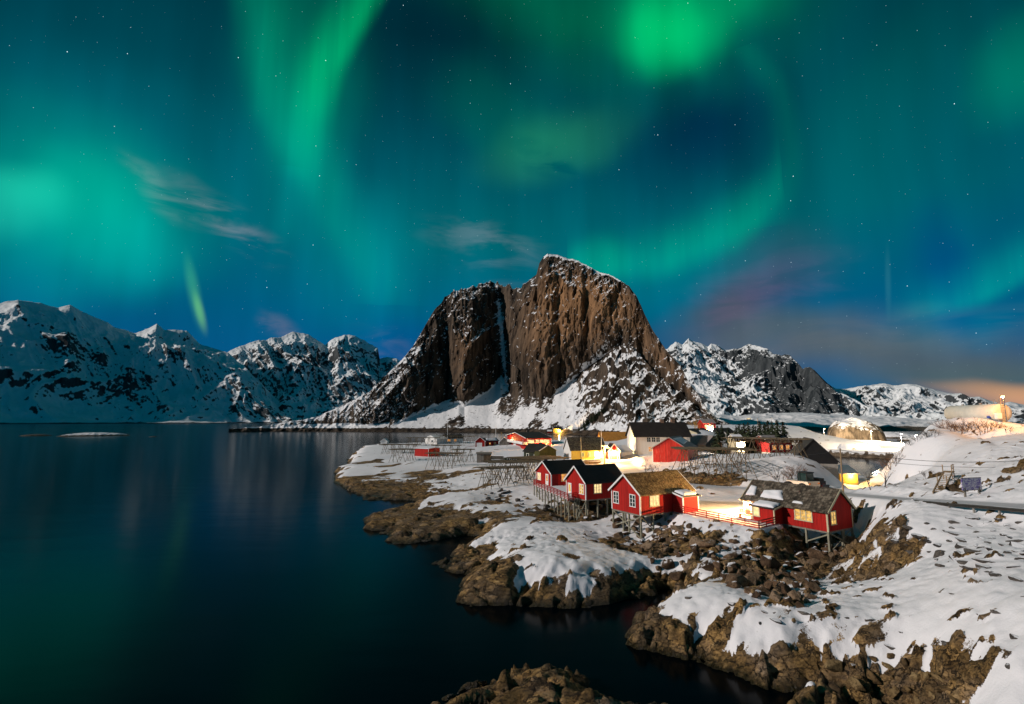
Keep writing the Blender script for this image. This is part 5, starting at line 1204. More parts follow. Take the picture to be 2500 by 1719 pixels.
# ------------------------------------------------------------------ boulders
def boulder_mat(name, c1, c2, c3, snowline):
    m, nt, b = nmat(name)
    tc = node(nt, 'ShaderNodeTexCoord'); geo = node(nt, 'ShaderNodeNewGeometry'); oi = node(nt, 'ShaderNodeObjectInfo')
    n = node(nt, 'ShaderNodeTexNoise', Vector=geo.outputs['Position'], Scale=1.7, Detail=6.0, Roughness=.65)
    v = node(nt, 'ShaderNodeMath', _operation='MULTIPLY_ADD', i0=oi.outputs['Random'], i1=.55, i2=n.outputs['Fac'])
    c = ramp(nt, v.outputs[0], (.4, c1), (.75, c2), (1.1, c3))
    n2 = node(nt, 'ShaderNodeTexNoise', Vector=geo.outputs['Position'], Scale=7.0, Detail=6.0, Roughness=.7)
    c = mixc(nt, ramp(nt, n2.outputs['Fac'], (.38, (.7, .7, .7)), (.5, (0, 0, 0))), c, tuple(k * .35 for k in c1))
    sp = node(nt, 'ShaderNodeSeparateXYZ', Vector=geo.outputs['Normal'])
    sv = node(nt, 'ShaderNodeMath', _operation='MULTIPLY_ADD', i0=n.outputs['Fac'], i1=.6, i2=sp.outputs[2])
    sv2 = node(nt, 'ShaderNodeMath', _operation='MULTIPLY_ADD', i0=oi.outputs['Random'], i1=-.35, i2=sv.outputs[0])
    mr = node(nt, 'ShaderNodeMapRange', i0=sv2.outputs[0], i1=snowline, i2=snowline + .06)
    c = mixc(nt, mr.outputs[0], c, (.80, .81, .84))
    nt.links.new(c, b.inputs['Base Color']); b.inputs['Roughness'].default_value = .85; b.inputs['Specular IOR Level'].default_value = .2
    bp = node(nt, 'ShaderNodeBump', Height=n2.outputs['Fac'], Strength=.6, Distance=.12); nt.links.new(bp.outputs[0], b.inputs['Normal'])
    return m
boulder_mat('brown_boulder', (.035, .022, .014), (.125, .075, .042), (.24, .17, .11), 1.10)
boulder_mat('grey_boulder', (.03, .026, .023), (.08, .07, .062), (.14, .125, .11), 1.02)
boulder_mat('shore_boulder', (.03, .02, .01), (.15, .095, .04), (.27, .19, .09), 1.25)
def boulder_meshes(n, seed, flat=1.0):
    out = []
    rnd = random.Random(seed)
    for k in range(n):
        bm = bmesh.new()
        for i in range(15):
            v = Vector((rnd.gauss(0, 1), rnd.gauss(0, 1), rnd.gauss(0, 1))).normalized()
            m_ = max(abs(v.x), abs(v.y), abs(v.z)); v = v * (.55 + .45 / max(m_, .6)) * rnd.uniform(.8, 1.05)
            bm.verts.new((v.x * rnd.uniform(.95, 1.1), v.y * .8, v.z * .68 * flat))
        r = bmesh.ops.convex_hull(bm, input=list(bm.verts))
        for v in [g for g in r['geom_interior'] if isinstance(g, bmesh.types.BMVert)]: bm.verts.remove(v)
        bmesh.ops.dissolve_limit(bm, angle_limit=math.radians(14), verts=bm.verts, edges=bm.edges)
        bmesh.ops.bevel(bm, geom=list(bm.edges), offset=.07, segments=1, affect='EDGES', clamp_overlap=True)
        me = bpy.data.meshes.new('boulder'); bm.to_mesh(me); bm.free(); out.append(me)
    return out
BM_ = boulder_meshes(10, 5); BMF = boulder_meshes(8, 9, .55)
def in_poly(p, poly):
    c = False
    for (x1, y1), (x2, y2) in zip(poly, poly[1:] + poly[:1]):
        if (y1 > p[1]) != (y2 > p[1]) and p[0] < (x2 - x1) * (p[1] - y1) / (y2 - y1) + x1: c = not c
    return c
def boulders(label, group, poly, count, smin, smax, mat, seed, flat=False, power=2.3, sink=.36):
    rnd = random.Random(seed); src = BMF if flat else BM_; ms = []
    for me in src:
        m2 = me.copy(); m2.materials.clear(); m2.materials.append(M[mat]); ms.append(m2)
    xs = [p[0] for p in poly]; ys = [p[1] for p in poly]; k = 0; placed = []; tries = 0
    while k < count and tries < count * 40:
        tries += 1
        p = (rnd.uniform(min(xs), max(xs)), rnd.uniform(min(ys), max(ys)))
        if not in_poly(p, poly): continue
        w = hit(*p)
        if w is None or w[2] < .15: continue
        s = smin + (smax - smin) * rnd.random() ** power
        if any(math.hypot(w[0] - q[0], w[1] - q[1]) < (s + q[2]) * .46 for q in placed): continue
        placed.append((w[0], w[1], s))
        o = link('boulder', rnd.choice(ms)); r = s / 2
        o.scale = (r * rnd.uniform(.9, 1.35), r * rnd.uniform(.8, 1.2), r * rnd.uniform(.8, 1.2))
        o.rotation_euler = (rnd.uniform(-.35, .35), rnd.uniform(-.35, .35), rnd.uniform(0, 6.28))
        o.location = (w[0], w[1], gz(w[0], w[1]) + r * (.68 * (.55 if flat else 1) - sink * 1.4))
        rel = (s - smin) / (smax - smin); size = 'big' if rel > .55 else 'middling' if rel > .2 else 'small'
        shape = 'long' if o.scale[0] > o.scale[1] * 1.35 else 'squat' if o.scale[2] < o.scale[1] * .9 else 'chunky'
        tag(o, size + ' ' + shape + ' ' + label, 'boulder', group); k += 1
boulders('brown boulder in the heap under the brown shingled cabin', 'boulders under the brown shingled cabin', [(1500,1272),(1560,1262),(1640,1272),(1700,1290),(1720,1330),(1690,1375),(1645,1425),(1600,1390),(1565,1350),(1510,1312)], 64, .9, 2.7, 'brown_boulder', 1)
boulders('dark boulder in the heap under the black roofed cabins', 'boulders under the black roofed cabins', [(1310,1238),(1380,1226),(1470,1226),(1492,1238),(1445,1268),(1380,1276),(1330,1266)], 30, .8, 2.2, 'grey_boulder', 2)
boulders('rusty brown boulder in the heap below the grey shingled cabin', 'boulders below the grey shingled cabin', [(1725,1325),(1800,1312),(1900,1310),(2010,1310),(2085,1322),(2060,1362),(1990,1372),(2005,1440),(1960,1485),(1880,1475),(1800,1445),(1735,1390)], 95, .8, 2.9, 'brown_boulder', 3)
boulders('dark flat stone lying in the snow slope under the guardrail', 'stones under the guardrail', [(2195,1290),(2300,1262),(2500,1275),(2500,1425),(2400,1405),(2250,1375),(2190,1345)], 58, .6, 2.0, 'grey_boulder', 4, True)
boulders('grey stone showing through the smooth snow near the bay', 'scattered stones in the near snow', [(1640,1420),(2100,1420),(2500,1430),(2480,1640),(2250,1600),(1900,1540),(1660,1500)], 24, .3, .9, 'grey_boulder', 5, True)
boulders('rounded ochre boulder heaped in the dark cove at the water', 'boulders in the near cove', [(2030,1640),(2150,1605),(2335,1680),(2335,1719),(2080,1719)], 26, .5, 1.3, 'shore_boulder', 6)
boulders('dark boulder on the snowy bank beside the terrace', 'boulders beside the terrace', [(1180,1205),(1250,1192),(1300,1222),(1250,1250),(1180,1245)], 10, .8, 2.8, 'grey_boulder', 7)

# ------------------------------------------------------------------ trees and shrubs
plain('bark', (.07, .05, .035), .9, .3, 5.0); plain('twig_brown', (.13, .065, .035), .9, .3, 5.0); plain('twig_grey', (.10, .085, .075), .9, .3, 5.0); plain('twig_lamplit_gold', (.45, .25, .05), .9, .3, 5.0)  # the gold twigs have warm lamplight put into their colour
plain('needles', (.028, .040, .018), .8, .45, 1.5); plain('leaves_dark', (.02, .026, .014), .8, .4, 2.0)
def make_shrub(seed, stems, hgt, spread, thin):
    rnd = random.Random(seed); T, W_ = MB(), MB()
    def grow(p, d, l, r, lev):
        q = p + d * l
        (T if lev < 2 else W_).tube(p, q, r, r * .7, 4 if lev < 2 else 3, False)
        if lev >= 4: return
        for k in range(3 if lev < 3 else 2):
            nd = (d + Vector((rnd.gauss(0, .42), rnd.gauss(0, .42), rnd.gauss(.12, .25)))).normalized()
            grow(p + d * l * rnd.uniform(.5, 1), nd, l * rnd.uniform(.55, .8), r * .55, lev + 1)
    for s in range(stems):
        a = rnd.uniform(0, 6.28); d = Vector((math.cos(a) * spread * rnd.random(), math.sin(a) * spread * rnd.random(), 1)).normalized()
        grow(Vector((math.cos(a) * .15, math.sin(a) * .15, -.15)), d, hgt * .36 * rnd.uniform(.8, 1.1), thin, 0)
    return T.mesh('trunk'), W_.mesh('twigs')
SHR = [make_shrub(s, n, 1.0, sp, .014) for s, n, sp in ((1, 5, .9), (2, 6, 1.1), (3, 4, .8))]
TREE = [make_shrub(11, 1, 1.1, .1, .016), make_shrub(12, 2, 1.05, .35, .016)]
_shc = {}
def shrub(px, py, h, label, mat='twig_brown', kind=0, group=None, tmpl=SHR, w=None, name='shrub', cat='shrub'):
    p = w if w is not None else hit(px, py)
    if p is None: return
    t = empty(name, (p[0], p[1], gz(p[0], p[1]) if w is None else p[2]), (px * 7.3) % 6.28); t.scale = (h, h, h); tag(t, label, cat, group)
    for me, nm in zip(tmpl[kind], ('trunk', 'twigs')):
        key = (me.name, mat)
        if key not in _shc: m2 = me.copy(); m2.materials.append(M[mat]); _shc[key] = m2
        o = link(nm, _shc[key], None, t)
        if nm == 'twigs' or tmpl is SHR: o['kind'] = 'stuff'
for i, (x, y, h) in enumerate([(2308, 1046, 3.0), (2322, 1052, 2.6), (2338, 1058, 3.8), (2352, 1056, 3.2), (2372, 1052, 3.4), (2390, 1056, 3.8), (2408, 1052, 3.0), (2424, 1048, 2.4), (2460, 1056, 2.2), (2438, 1044, 1.8)]): shrub(x, y, h, 'leafless brown bush growing in the snow in front of the tank', 'twig_brown', i % 3, 'bushes in front of the tank')
for i, (x, y, h) in enumerate([(2255, 1072, 2.0), (2268, 1068, 2.2), (2282, 1066, 2.2), (2240, 1078, 1.6), (2225, 1085, 1.8)]): shrub(x, y, h, 'thin bare bush on the snowy crest above the inlet', 'twig_grey', i % 3, 'thin bushes on the hill crest')
for i, (x, y, h) in enumerate([(2168, 1148, 3.2), (2180, 1142, 3.4), (2190, 1128, 3.2), (2176, 1132, 2.6)]): shrub(x, y, h, 'bare bush on the hill edge above the lit inlet', 'twig_brown', i % 3, 'bushes at the inlet edge')
shrub(2142, 1192, 5.0, 'slender bare tree on the plough bank beside the inlet', 'twig_grey', 1, None, TREE, None, 'bare_tree', 'tree')
shrub(2264, 1168, 2.0, 'small bare sapling alone on the snowy hill slope', 'twig_grey', 0, None, SHR)
for i, (x, y, h, m_) in enumerate([(1908, 1172, 4.0, 'twig_grey'), (1914, 1182, 3.2, 'twig_grey')]): shrub(x, y, h, 'bare grey bush behind the tractor beside the snowy path', m_, i, 'grey bushes by the path')
for i, (x, y, h) in enumerate([(1944, 1160, 3.6), (1936, 1166, 3.0), (1955, 1164, 3.2)]): shrub(x, y, h, 'dense rusty brown bush behind the tractor cab', 'twig_brown', i % 3, 'rusty bushes behind the tractor')
for i, (x, y, h) in enumerate([(1572, 1158, 4.5), (1598, 1156, 4.0)]): shrub(x, y, h, 'bare pinkish tree on the snow bank below the white house', 'twig_grey', i % 2, 'bare trees below the white house', TREE, None, 'bare_tree', 'tree')
for i, (x, y, h) in enumerate([(1224, 1076, 7.5), (1231, 1077, 6.5), (1203, 1073, 5.0)]): shrub(x, y, h, 'bare tree with gold lamplight coloured into its twigs behind the red garage sheds', 'twig_lamplit_gold', i % 2, 'golden trees by the red sheds', TREE, at_z(x, y, 4.2), 'bare_tree', 'tree')
for i, (x, y, h) in enumerate([(1698, 1048, 8), (1706, 1052, 7), (1690, 1050, 6)]): shrub(x, y, h, 'bare tree with gold lamplight coloured into its twigs above the hillside houses', 'twig_lamplit_gold', i % 2, 'golden trees above the village', TREE, at_z(x, y, 13.2), 'bare_tree', 'tree')
shrub(1772, 1096, 5.0, 'reddish bare bush beside the old grey boathouse', 'twig_brown', 0, None, SHR, at_z(1766, 1098, 8.4))
def make_conifer(seed):
    rnd = random.Random(seed); T = MB().tube((0, 0, -.05), (0, 0, .95), .028, .006, 6, False); Lf = MB()
    for k in range(30):
        z = .10 + .88 * k / 30; r = .27 * (1 - z) ** .8 + .012; nb = max(4, int(13 * (1 - z) + 3))
        for j in range(nb):
            a = rnd.uniform(0, 6.28); rr = r * rnd.uniform(.6, 1.12); dz = -rr * rnd.uniform(.2, .5)
            T_ = Vector((math.cos(a), math.sin(a), 0)); s = Vector((-math.sin(a), math.cos(a), 0))
            for q in range(3):
                f0 = .15 + .28 * q; c = T_ * rr * f0 + Vector((0, 0, z + dz * f0)); w = rr * .26 * (1 - f0 * .5); l = rr * .42
                t_ = rnd.uniform(-.03, .03)
                Lf.add([c - s * w, c + T_ * l * .5 + Vector((0, 0, dz * .3 + t_)), c + s * w, c - T_ * l * .2 + Vector((0, 0, .025))], [(0, 1, 2, 3)])
    return T.mesh('trunk'), Lf.mesh('crown')
CON = [make_conifer(s) for s in (1, 2, 3)]
_cc = []
for a, b in CON: a.materials.append(M['bark']); b.materials.append(M['needles'])
def conifer(p, h, label, group, k, wd=1.0):
    t = empty('conifer', tuple(p), k * 1.7); t.scale = (h * wd, h * wd, h); tag(t, label, 'tree', group)
    for me, nm in zip(CON[k % 3], ('trunk', 'crown')): link(nm, me, None, t)
for i, (x, yt, yb, z) in enumerate([(1752, 1037, 1062, 10), (1763, 1035, 1064, 10), (1778, 1042, 1064, 9.6), (1798, 1037, 1066, 9.2), (1806, 1033, 1067, 9.2), (1818, 1031, 1067, 9), (1828, 1028, 1066, 9), (1840, 1035, 1067, 9), (1856, 1026, 1064, 9.3), (1868, 1030, 1060, 9.5), (1876, 1023, 1058, 9.8), (1886, 1025, 1056, 10), (1898, 1023, 1050, 11), (1911, 1025, 1048, 11.5), (1812, 1040, 1068, 9), (1846, 1038, 1067, 9)]):
    d = ray(x, yb); d = d / math.hypot(d[0], d[1]); r = 172 + (i * 37) % 44; wx, wy = d[0] * r, d[1] * r; g = gz(wx, wy); top = at_r(x, yt, r)[2]
    conifer((wx, wy, g - .2), max(3.0, top - g + .2), 'dark conifer in the row behind the hanging fish rack', 'conifers behind the fish rack', i, 1.5)
kn_mat = mountain_material('knoll_rock', (.05, .04, .03), (.16, .13, .10), (.24, .17, .10), (.8, .81, .83), .9)
mountain('foreland', 'low snowy foreland of humps at the foot of the far ridge',
    [(1640, 1026), (1700, 1020), (1760, 1012), (1800, 1016), (1850, 1010), (1950, 1007), (2050, 1012), (2100, 1017), (2150, 1016), (2230, 1022), (2330, 1027), (2400, 1028)],
    [(1640, 700), (1900, 900), (2100, 950), (2400, 1100)], [(1640, 1100), (1900, 1600), (2400, 1900)], 1640, 2400, 300, 90, kn_mat, 10, 60, 1.1, 57.0, .12, 1.6)
for i, (x, y, h) in enumerate([(1345, 1048, 7), (1337, 1050, 6), (1418, 1046, 9), (1424, 1042, 11), (1430, 1038, 11), (1436, 1034, 12), (1442, 1030, 12), (1448, 1026, 11), (1454, 1021, 10), (1461, 1012, 9), (1468, 1006, 9), (1475, 1004, 8), (1427, 1048, 10), (1412, 1050, 8)]):
    p = on_grid('cliff', x, y); conifer((p[0], p[1], p[2] - .8), h, 'small dark conifer on the mountain foot behind the village', 'conifers on the mountain foot', i, 1.2)
tn = on_grid('foreland', 1828, 1022)
Tn = far_house('cabin', 'tiny lit cabin on the snowy humps beyond the conifers', 'foreland', 1828, 1022, 9, 6, 3.0, 1.4, wall='cream_boards', roof='snow_pile', cat='cabin')
Tn.window('y-', .5, .8, 4.6, 1.4, 3, 1, 'lit_pane_pale')
# ------------------------------------------------------------------ poles, wires, lamps
def pole(px, pt, pb, z, r, label, mat='pole_wood', name='utility_pole', cat='pole', cross=False, group=None, lean=0.0, light=0):
    w = at_z(px, pb, z); top = at_r(px + lean, pt, math.hypot(w[0], w[1])); g = min(gz(w[0], w[1]), z)
    t = empty(name, (w[0], w[1], g)); tag(t, label, cat, group)
    tp = Vector((top[0] - w[0], top[1] - w[1], top[2] - g))
    MB().tube((0, 0, -.3), tp, r, r * .7, 8).build('shaft', M[mat], t)
    if cross:
        MB().bar(tp + Vector((-.8, 0, -.4)), tp + Vector((.8, 0, -.4)), .1, .12).build('cross_arm', M[mat], t)
        for x in (-.7, .7): MB().tube(tp + Vector((x, 0, -.35)), tp + Vector((x, 0, -.12)), .05, .04, 6).build('insulator', M['white_paint'], t)
    else: MB().tube(tp, tp + Vector((0, 0, .08)), r * .8, r * .3, 8).build('cap', M['black_metal'], t)
    if light:
        hd = MB().box(.5, 1.1, -.9, -.5, tp.z - .75, tp.z - .6).build('lamp_head', M['lamp_glass_small'], t)
        point_light(hd, (.8, -.7, tp.z - 1.0), light, (1, .52, .16))
    return Vector((w[0], w[1], g)) + tp
pt = pole(2059, 1096, 1206, 6.6, .13, 'tall wooden utility pole rising behind the grey shingled cabin', lean=-8)
pole(1419.5, 1068, 1123, 5.0, .15, 'dark utility pole in front of the cream house', lean=-1.5, mat='grey_wood')
p3 = pole(1476, 1086, 1140, 5.6, .22, 'pale lit utility pole with crossarm beside the cream house', cross=True, light=12000)
pole(1468, 1048, 1130, 5.3, .07, 'thin white flagpole in front of the cream house', 'white_paint', 'flagpole', 'flagpole')
pole(1092.5, 1031, 1082, 4.0, .12, 'white flagpole behind the low white house', 'white_paint', 'flagpole', 'flagpole')
pole(1210.5, 1036, 1088, 4.0, .13, 'tall white flagpole between the golden trees', 'white_paint', 'flagpole', 'flagpole')
pole(1192, 1051, 1092, 4.0, .09, 'thin dark mast in front of the dark red shed', 'black_metal', 'mast', 'pole')
pole(1851, 1022, 1066, 9.0, .14, 'brown utility pole among the conifers', lean=-1.5)
pole(1885, 1019, 1066, 9.4, .11, 'pale metal mast among the conifers', 'grey_metal', 'mast', 'pole', lean=-1)
pole(1893, 1028, 1056, 10, .09, 'short wooden pole behind the snowy knoll')
pole(1350, 1060, 1092, 4.8, .08, 'thin post at the end of the long red house', 'grey_metal', 'mast', 'pole')
def wire(a, b, sag, label, n=14, r=.022):
    mb = MB(); a = Vector(a); b = Vector(b); pr = None
    for i in range(n + 1):
        f = i / n; q = a + (b - a) * f - Vector((0, 0, sag * 4 * f * (1 - f)))
        if pr is not None: mb.tube(pr - a, q - a, r, r, 4, False)
        pr = q
    o = mb.build('power_line', M['black_metal']); o.location = a; tag(o, label, 'cable', None); return o
wire(pt + Vector((0, 0, -.15)), at_r(2530, 1122, 88), .9, 'upper black power line crossing in front of the snowy hill', r=.030)
wire(pt + Vector((0, 0, -.9)), at_r(2530, 1137, 88), .8, 'lower black power line crossing in front of the snowy hill', r=.022)
wire(pt + Vector((0, 0, -.2)), at_z(1878, 1110, 10.5), .5, 'power line running from the tall pole towards the racks')
def street_lamp(px, pt_, pb, z, e, label, col=(1, .78, .5)):
    w = at_z(px, pb, z); top = at_r(px, pt_, math.hypot(w[0], w[1]))[2]
    t = empty('street_lamp', (w[0], w[1], z)); tag(t, label, 'street lamp', 'causeway street lamps'); h = top - z
    MB().tube((0, 0, -.3), (0, 0, h), .08, .05, 8).build('pole', M['grey_metal'], t)
    MB().bar((0, 0, h - .05), (-.3, -1.3, h + .1), .06).build('arm', M['grey_metal'], t)
    hd = MB().box(-.5, -.1, -1.9, -1.1, h + .02, h + .2).build('lamp_head', M['grey_metal'], t)
    MB().box(-.45, -.15, -1.85, -1.15, h - .06, h + .015).build('lamp_glass', M['lamp_glass'], hd)
    point_light(hd, (-.3, -1.5, h - .35), e, col, .3)
street_lamp(2128, 1053, 1078, 3.0, 70000, 'tall street lamp beside the lit rock knoll on the causeway')
street_lamp(2201, 1060, 1084, 3.0, 120000, 'tall street lamp at the hill end of the causeway')
street_lamp(2013, 1047, 1074, 3.0, 50000, 'tall street lamp where the causeway meets the snowy knoll')

street_lamp(2238, 1062, 1101, 3.0, 90000, 'street lamp half hidden by the hill beside the bright causeway end')
# ------------------------------------------------------------------ causeway, knoll, islets
def mound(name, label, px, r, hw, hd, hgt, seed, snowb, mat, kind='structure', z0=-1.0, skew=0.0, n=70, steep=.5, rough=.16, cat='rock'):
    d = ray(px, YH); d = d / math.hypot(d[0], d[1]); c = np.array([d[0] * r, d[1] * r]); rt = np.array([d[1], -d[0]]); fw = d[:2]
    g = np.linspace(-1, 1, n); U, V = np.meshgrid(g, g)
    rad = np.sqrt(U ** 2 + V ** 2); ang = np.arctan2(V, U)
    rr = rad * (1 + .22 * fbm(np.cos(ang) * 1.3, np.sin(ang) * 1.3, seed, 3))
    prof = np.clip(1 - rr ** 2.2, -.3, 1); prof = np.sign(prof) * np.abs(prof) ** steep
    X = c[0] + rt[0] * U * hw * 1.1 + fw[0] * V * hd * 1.1; Y = c[1] + rt[1] * U * hw * 1.1 + fw[1] * V * hd * 1.1
    sk = 1 + skew * U
    det = (ridged(X / (hgt * 1.2 + 1), Y / (hgt * 1.2 + 1), seed, 5) - .45) * rough * hgt * 1.6 + fbm(X / 2, Y / 2, seed, 3) * .15
    Z = z0 + (hgt - z0) * prof * sk + det * smooth(-.2, .4, prof)
    P = np.stack([X, Y, Z], -1); nz = sheet_normals(P)[..., 2]
    s = snowb + (nz - .6) * 1.6 + fbm(X / (hgt * .5 + 1), Y / (hgt * .5 + 1), seed + 5, 3) * .5 - (1 - smooth(.2, 1.4, Z)) * 1.5
    o = link(name, grid_mesh(name, P, {'snow': s, 'warm': np.full(s.shape, .35)}), mat); tag(o, label, cat, kind=kind); return o
mound('rock_knoll', 'rounded rock knoll dusted with snow glowing in the lamplight by the causeway', 2088, 478, 17.5, 20, 18.2, 3.1, .35, kn_mat, steep=.42, skew=-.12)
mound('skerry', 'long low snowy skerry in the still bay', 235, 745, 29, 13, 3.4, 5.1, .30, kn_mat, z0=-.5, steep=.8)
mound('skerry', 'tiny bare skerry in the bay', 92, 790, 14, 6, 1.5, 6.1, -.6, kn_mat, z0=-.5, steep=.8)
mound('skerry', 'small bare rock breaking the water', 378, 655, 4, 2.5, .7, 7.1, -.6, kn_mat, z0=-.4, steep=.8)
mound('skerry', 'low snowy islet beyond the causeway lamps', 2165, 640, 26, 18, 5.5, 8.1, .55, kn_mat, steep=.7)
mound('skerry', 'small snowy islet beyond the causeway', 2235, 560, 14, 10, 3.0, 9.1, .6, kn_mat, steep=.7)
def causeway():
    zt = 3.0
    A = at_z(1998, 1060, zt); B = at_z(2225, 1085, zt); Cc = at_z(2260, 1106, zt); Dd = at_z(1975, 1093, zt)
    n, m_ = 120, 60
    u = np.linspace(0, 1, n)[None, :, None]; v = np.linspace(-.06, 1.06, m_)[:, None, None]
    front = Dd + (Cc - Dd) * u; back = A + (B - A) * u
    P = front + (back - front) * v
    e = np.minimum(v[..., 0] + .06, 1.06 - v[..., 0]) * np.linalg.norm(A - Dd)
    z = zt - np.maximum(0, 6 - e) * .75 + fbm(P[..., 0] / 4, P[..., 1] / 4, 3, 4) * .5 * (1 - smooth(6, 10, e) * .8)
    P[..., 2] = z
    s = .9 - 1.6 * (1 - smooth(1.0, 2.2, z)) - smooth(.2, .5, fbm(P[..., 0] / 3, P[..., 1] / 3, 13, 3) + .1) * (1 - smooth(5, 8, e))
    o = link('causeway', grid_mesh('causeway', P, {'snow': s, 'warm': np.full(s.shape, .2)}), kn_mat); tag(o, 'snowy stone causeway road lit white by lamps across the inlet', 'road', kind='structure')
    for px in (2032, 2062):
        w = at_z(px, 1107, .4); t = empty('mooring_block', (w[0], w[1], 0)); tag(t, 'squat concrete mooring block at the foot of the causeway', 'block', 'concrete mooring blocks')
        MB().box(-2.2, 2.2, -1.5, 1.5, -.6, 2.6).build('block', M['concrete'], t); MB().box(-2.4, 2.4, -1.7, 1.7, 2.6, 2.9).build('coping', M['concrete'], t)
causeway()

# ------------------------------------------------------------------ guardrail
def guardrail():
    pix = [(2228, 1236, 8.35), (2273, 1240, 8.6), (2318, 1245, 8.75), (2378, 1250, 8.95), (2441, 1256, 9.15), (2510, 1263, 9.35), (2590, 1271, 9.55)]
    P = [at_z(*p) for p in pix]; o = P[0]
    t = empty('guardrail', tuple(o)); tag(t, 'dark steel guardrail along the snowy road', 'guardrail')
    for p in P:
        g = gz(p[0], p[1]); q = p - o
        MB().box(q[0] - .07, q[0] + .07, q[1] - .06, q[1] + .06, g - o[2] - .3, q[2] + .62).build('post', M['concrete'], t)
    for a, b in zip(P[:-1], P[1:]):
        a, b = a - o, b - o
        d = Vector(b - a); nrm = Vector((d.y, -d.x, 0)).normalized()
        pr = [(0, .34), (.07, .40), (.07, .46), (0, .50), (.07, .54), (.07, .60), (0, .66), (-.03, .66), (-.03, .34)]
        vs = [Vector(c) + nrm * (x + .10) + Vector((0, 0, z)) for c in (a, b) for x, z in pr]; k = len(pr)
        MB().add(vs, [tuple(range(k))[::-1], tuple(range(k, 2 * k))] + [(i, (i + 1) % k, k + (i + 1) % k, k + i) for i in range(k)]).build('rail_section', M['rail_steel'], t)
plain('rail_steel', (.055, .052, .046), .55, .25, 2.0, 0, .3)
guardrail()

# ------------------------------------------------------------------ storage tank on the hill
def tank():
    a = at_r(2446, 1007, 122.0); b = at_r(2326, 1010, 133.0)      # right and left end centres
    g = gz(*((a + b) / 2)[:2])
    d = Vector((a - b)); L_ = d.length; ang = math.atan2(d.y, d.x); c = (a + b) / 2; za = c[2] - g + .15; R_ = 1.52
    t = empty('storage_tank', (c[0], c[1], g - .15), ang); tag(t, 'large white horizontal storage tank on the snowy hilltop', 'tank')
    mb = MB(); n = 32; prof = [(-L_/2 - .55, .0), (-L_/2 - .5, .55), (-L_/2 - .3, 1.1), (-L_/2, R_), (L_/2, R_), (L_/2 + .14, R_ * .93), (L_/2 + .2, R_ * .6), (L_/2 + .22, 0)]
    for x, r in prof:
        for i in range(n): th = 2 * math.pi * i / n; mb.v.append((x, max(r, .01) * math.cos(th), za + max(r, .01) * math.sin(th)))
    for k in range(len(prof) - 1):
        for i in range(n): j = (i + 1) % n; mb.f.append((k*n+i, k*n+j, (k+1)*n+j, (k+1)*n+i))
    sh = mb.build('shell', M['tank_paint'], t, True)
    for x in (-L_*.38, -L_*.1, L_*.18, L_*.42):
        MB().box(x - .25, x + .25, -1.2, 1.2, -.6, za - .9).build('saddle', M['concrete'], t)
        MB().box(x - .04, x + .04, -R_ - .02, R_ + .02, za - .05, za + .05).build('band', M['grey_metal'], t)
    ld = MB().build('ladder', M['grey_metal'], t) if False else empty('dummy')
    bpy.data.objects.remove(ld)
    lm = MB(); x = L_/2 + .36
    for y in (-.25, .25): lm.bar((x, y, -.1), (x, y, za + R_ + .9), .06)
    for k in range(14): lm.bar((x, -.25, .2 + k * .3), (x, .25, .2 + k * .3), .04)
    lm.build('ladder', M['pole_wood'], t)
    rl = MB(); z = za + R_
    for x_ in (L_/2 - 1.0, L_/2 - .2):
        for y in (-.4, .4): rl.bar((x_, y, z - .1), (x_, y, z + .8), .05)
    for y in (-.4, .4): rl.bar((L_/2 - 1.0, y, z + .8), (L_/2 - .2, y, z + .8), .05)
    rl.build('top_railing', M['grey_metal'], t)
    MB().tube((L_*.12, 0, z - .1), (L_*.12, 0, z + .3), .25, .25, 10).tube((-L_*.25, 0, z - .1), (-L_*.25, 0, z + .22), .2, .2, 10).build('hatch', M['grey_metal'], t)
    MB().box(L_/2 + .5, L_/2 + 1.2, -1.5, -.8, .0, 1.0).build('valve_box', M['white_paint'], t)
    MB().box(L_/2 - 1.3, L_/2 - .7, -R_ - .03, -R_ * .78, za - .95, za - .6).build('blue_sign', M['blue_sign'], t)
    lp = MB().tube((L_/2 + 4.2, -2.2, -.5), (L_/2 + 4.2, -2.2, 3.6), .06, .05, 8).build('lamp_post', M['grey_metal'], t)
    MB().box(L_/2 + 3.9, L_/2 + 4.2, -2.35, -2.05, 3.6, 3.75).build('lamp_head', M['lamp_glass_small'], lp)
    point_light(lp, (L_/2 + 3.7, -2.2, 3.5), 1600, (1, .42, .10))
plain('tank_paint', (.62, .60, .52), .5, .12, .6); plain('blue_sign', (.02, .06, .35), .5, .1, 2)
tank()

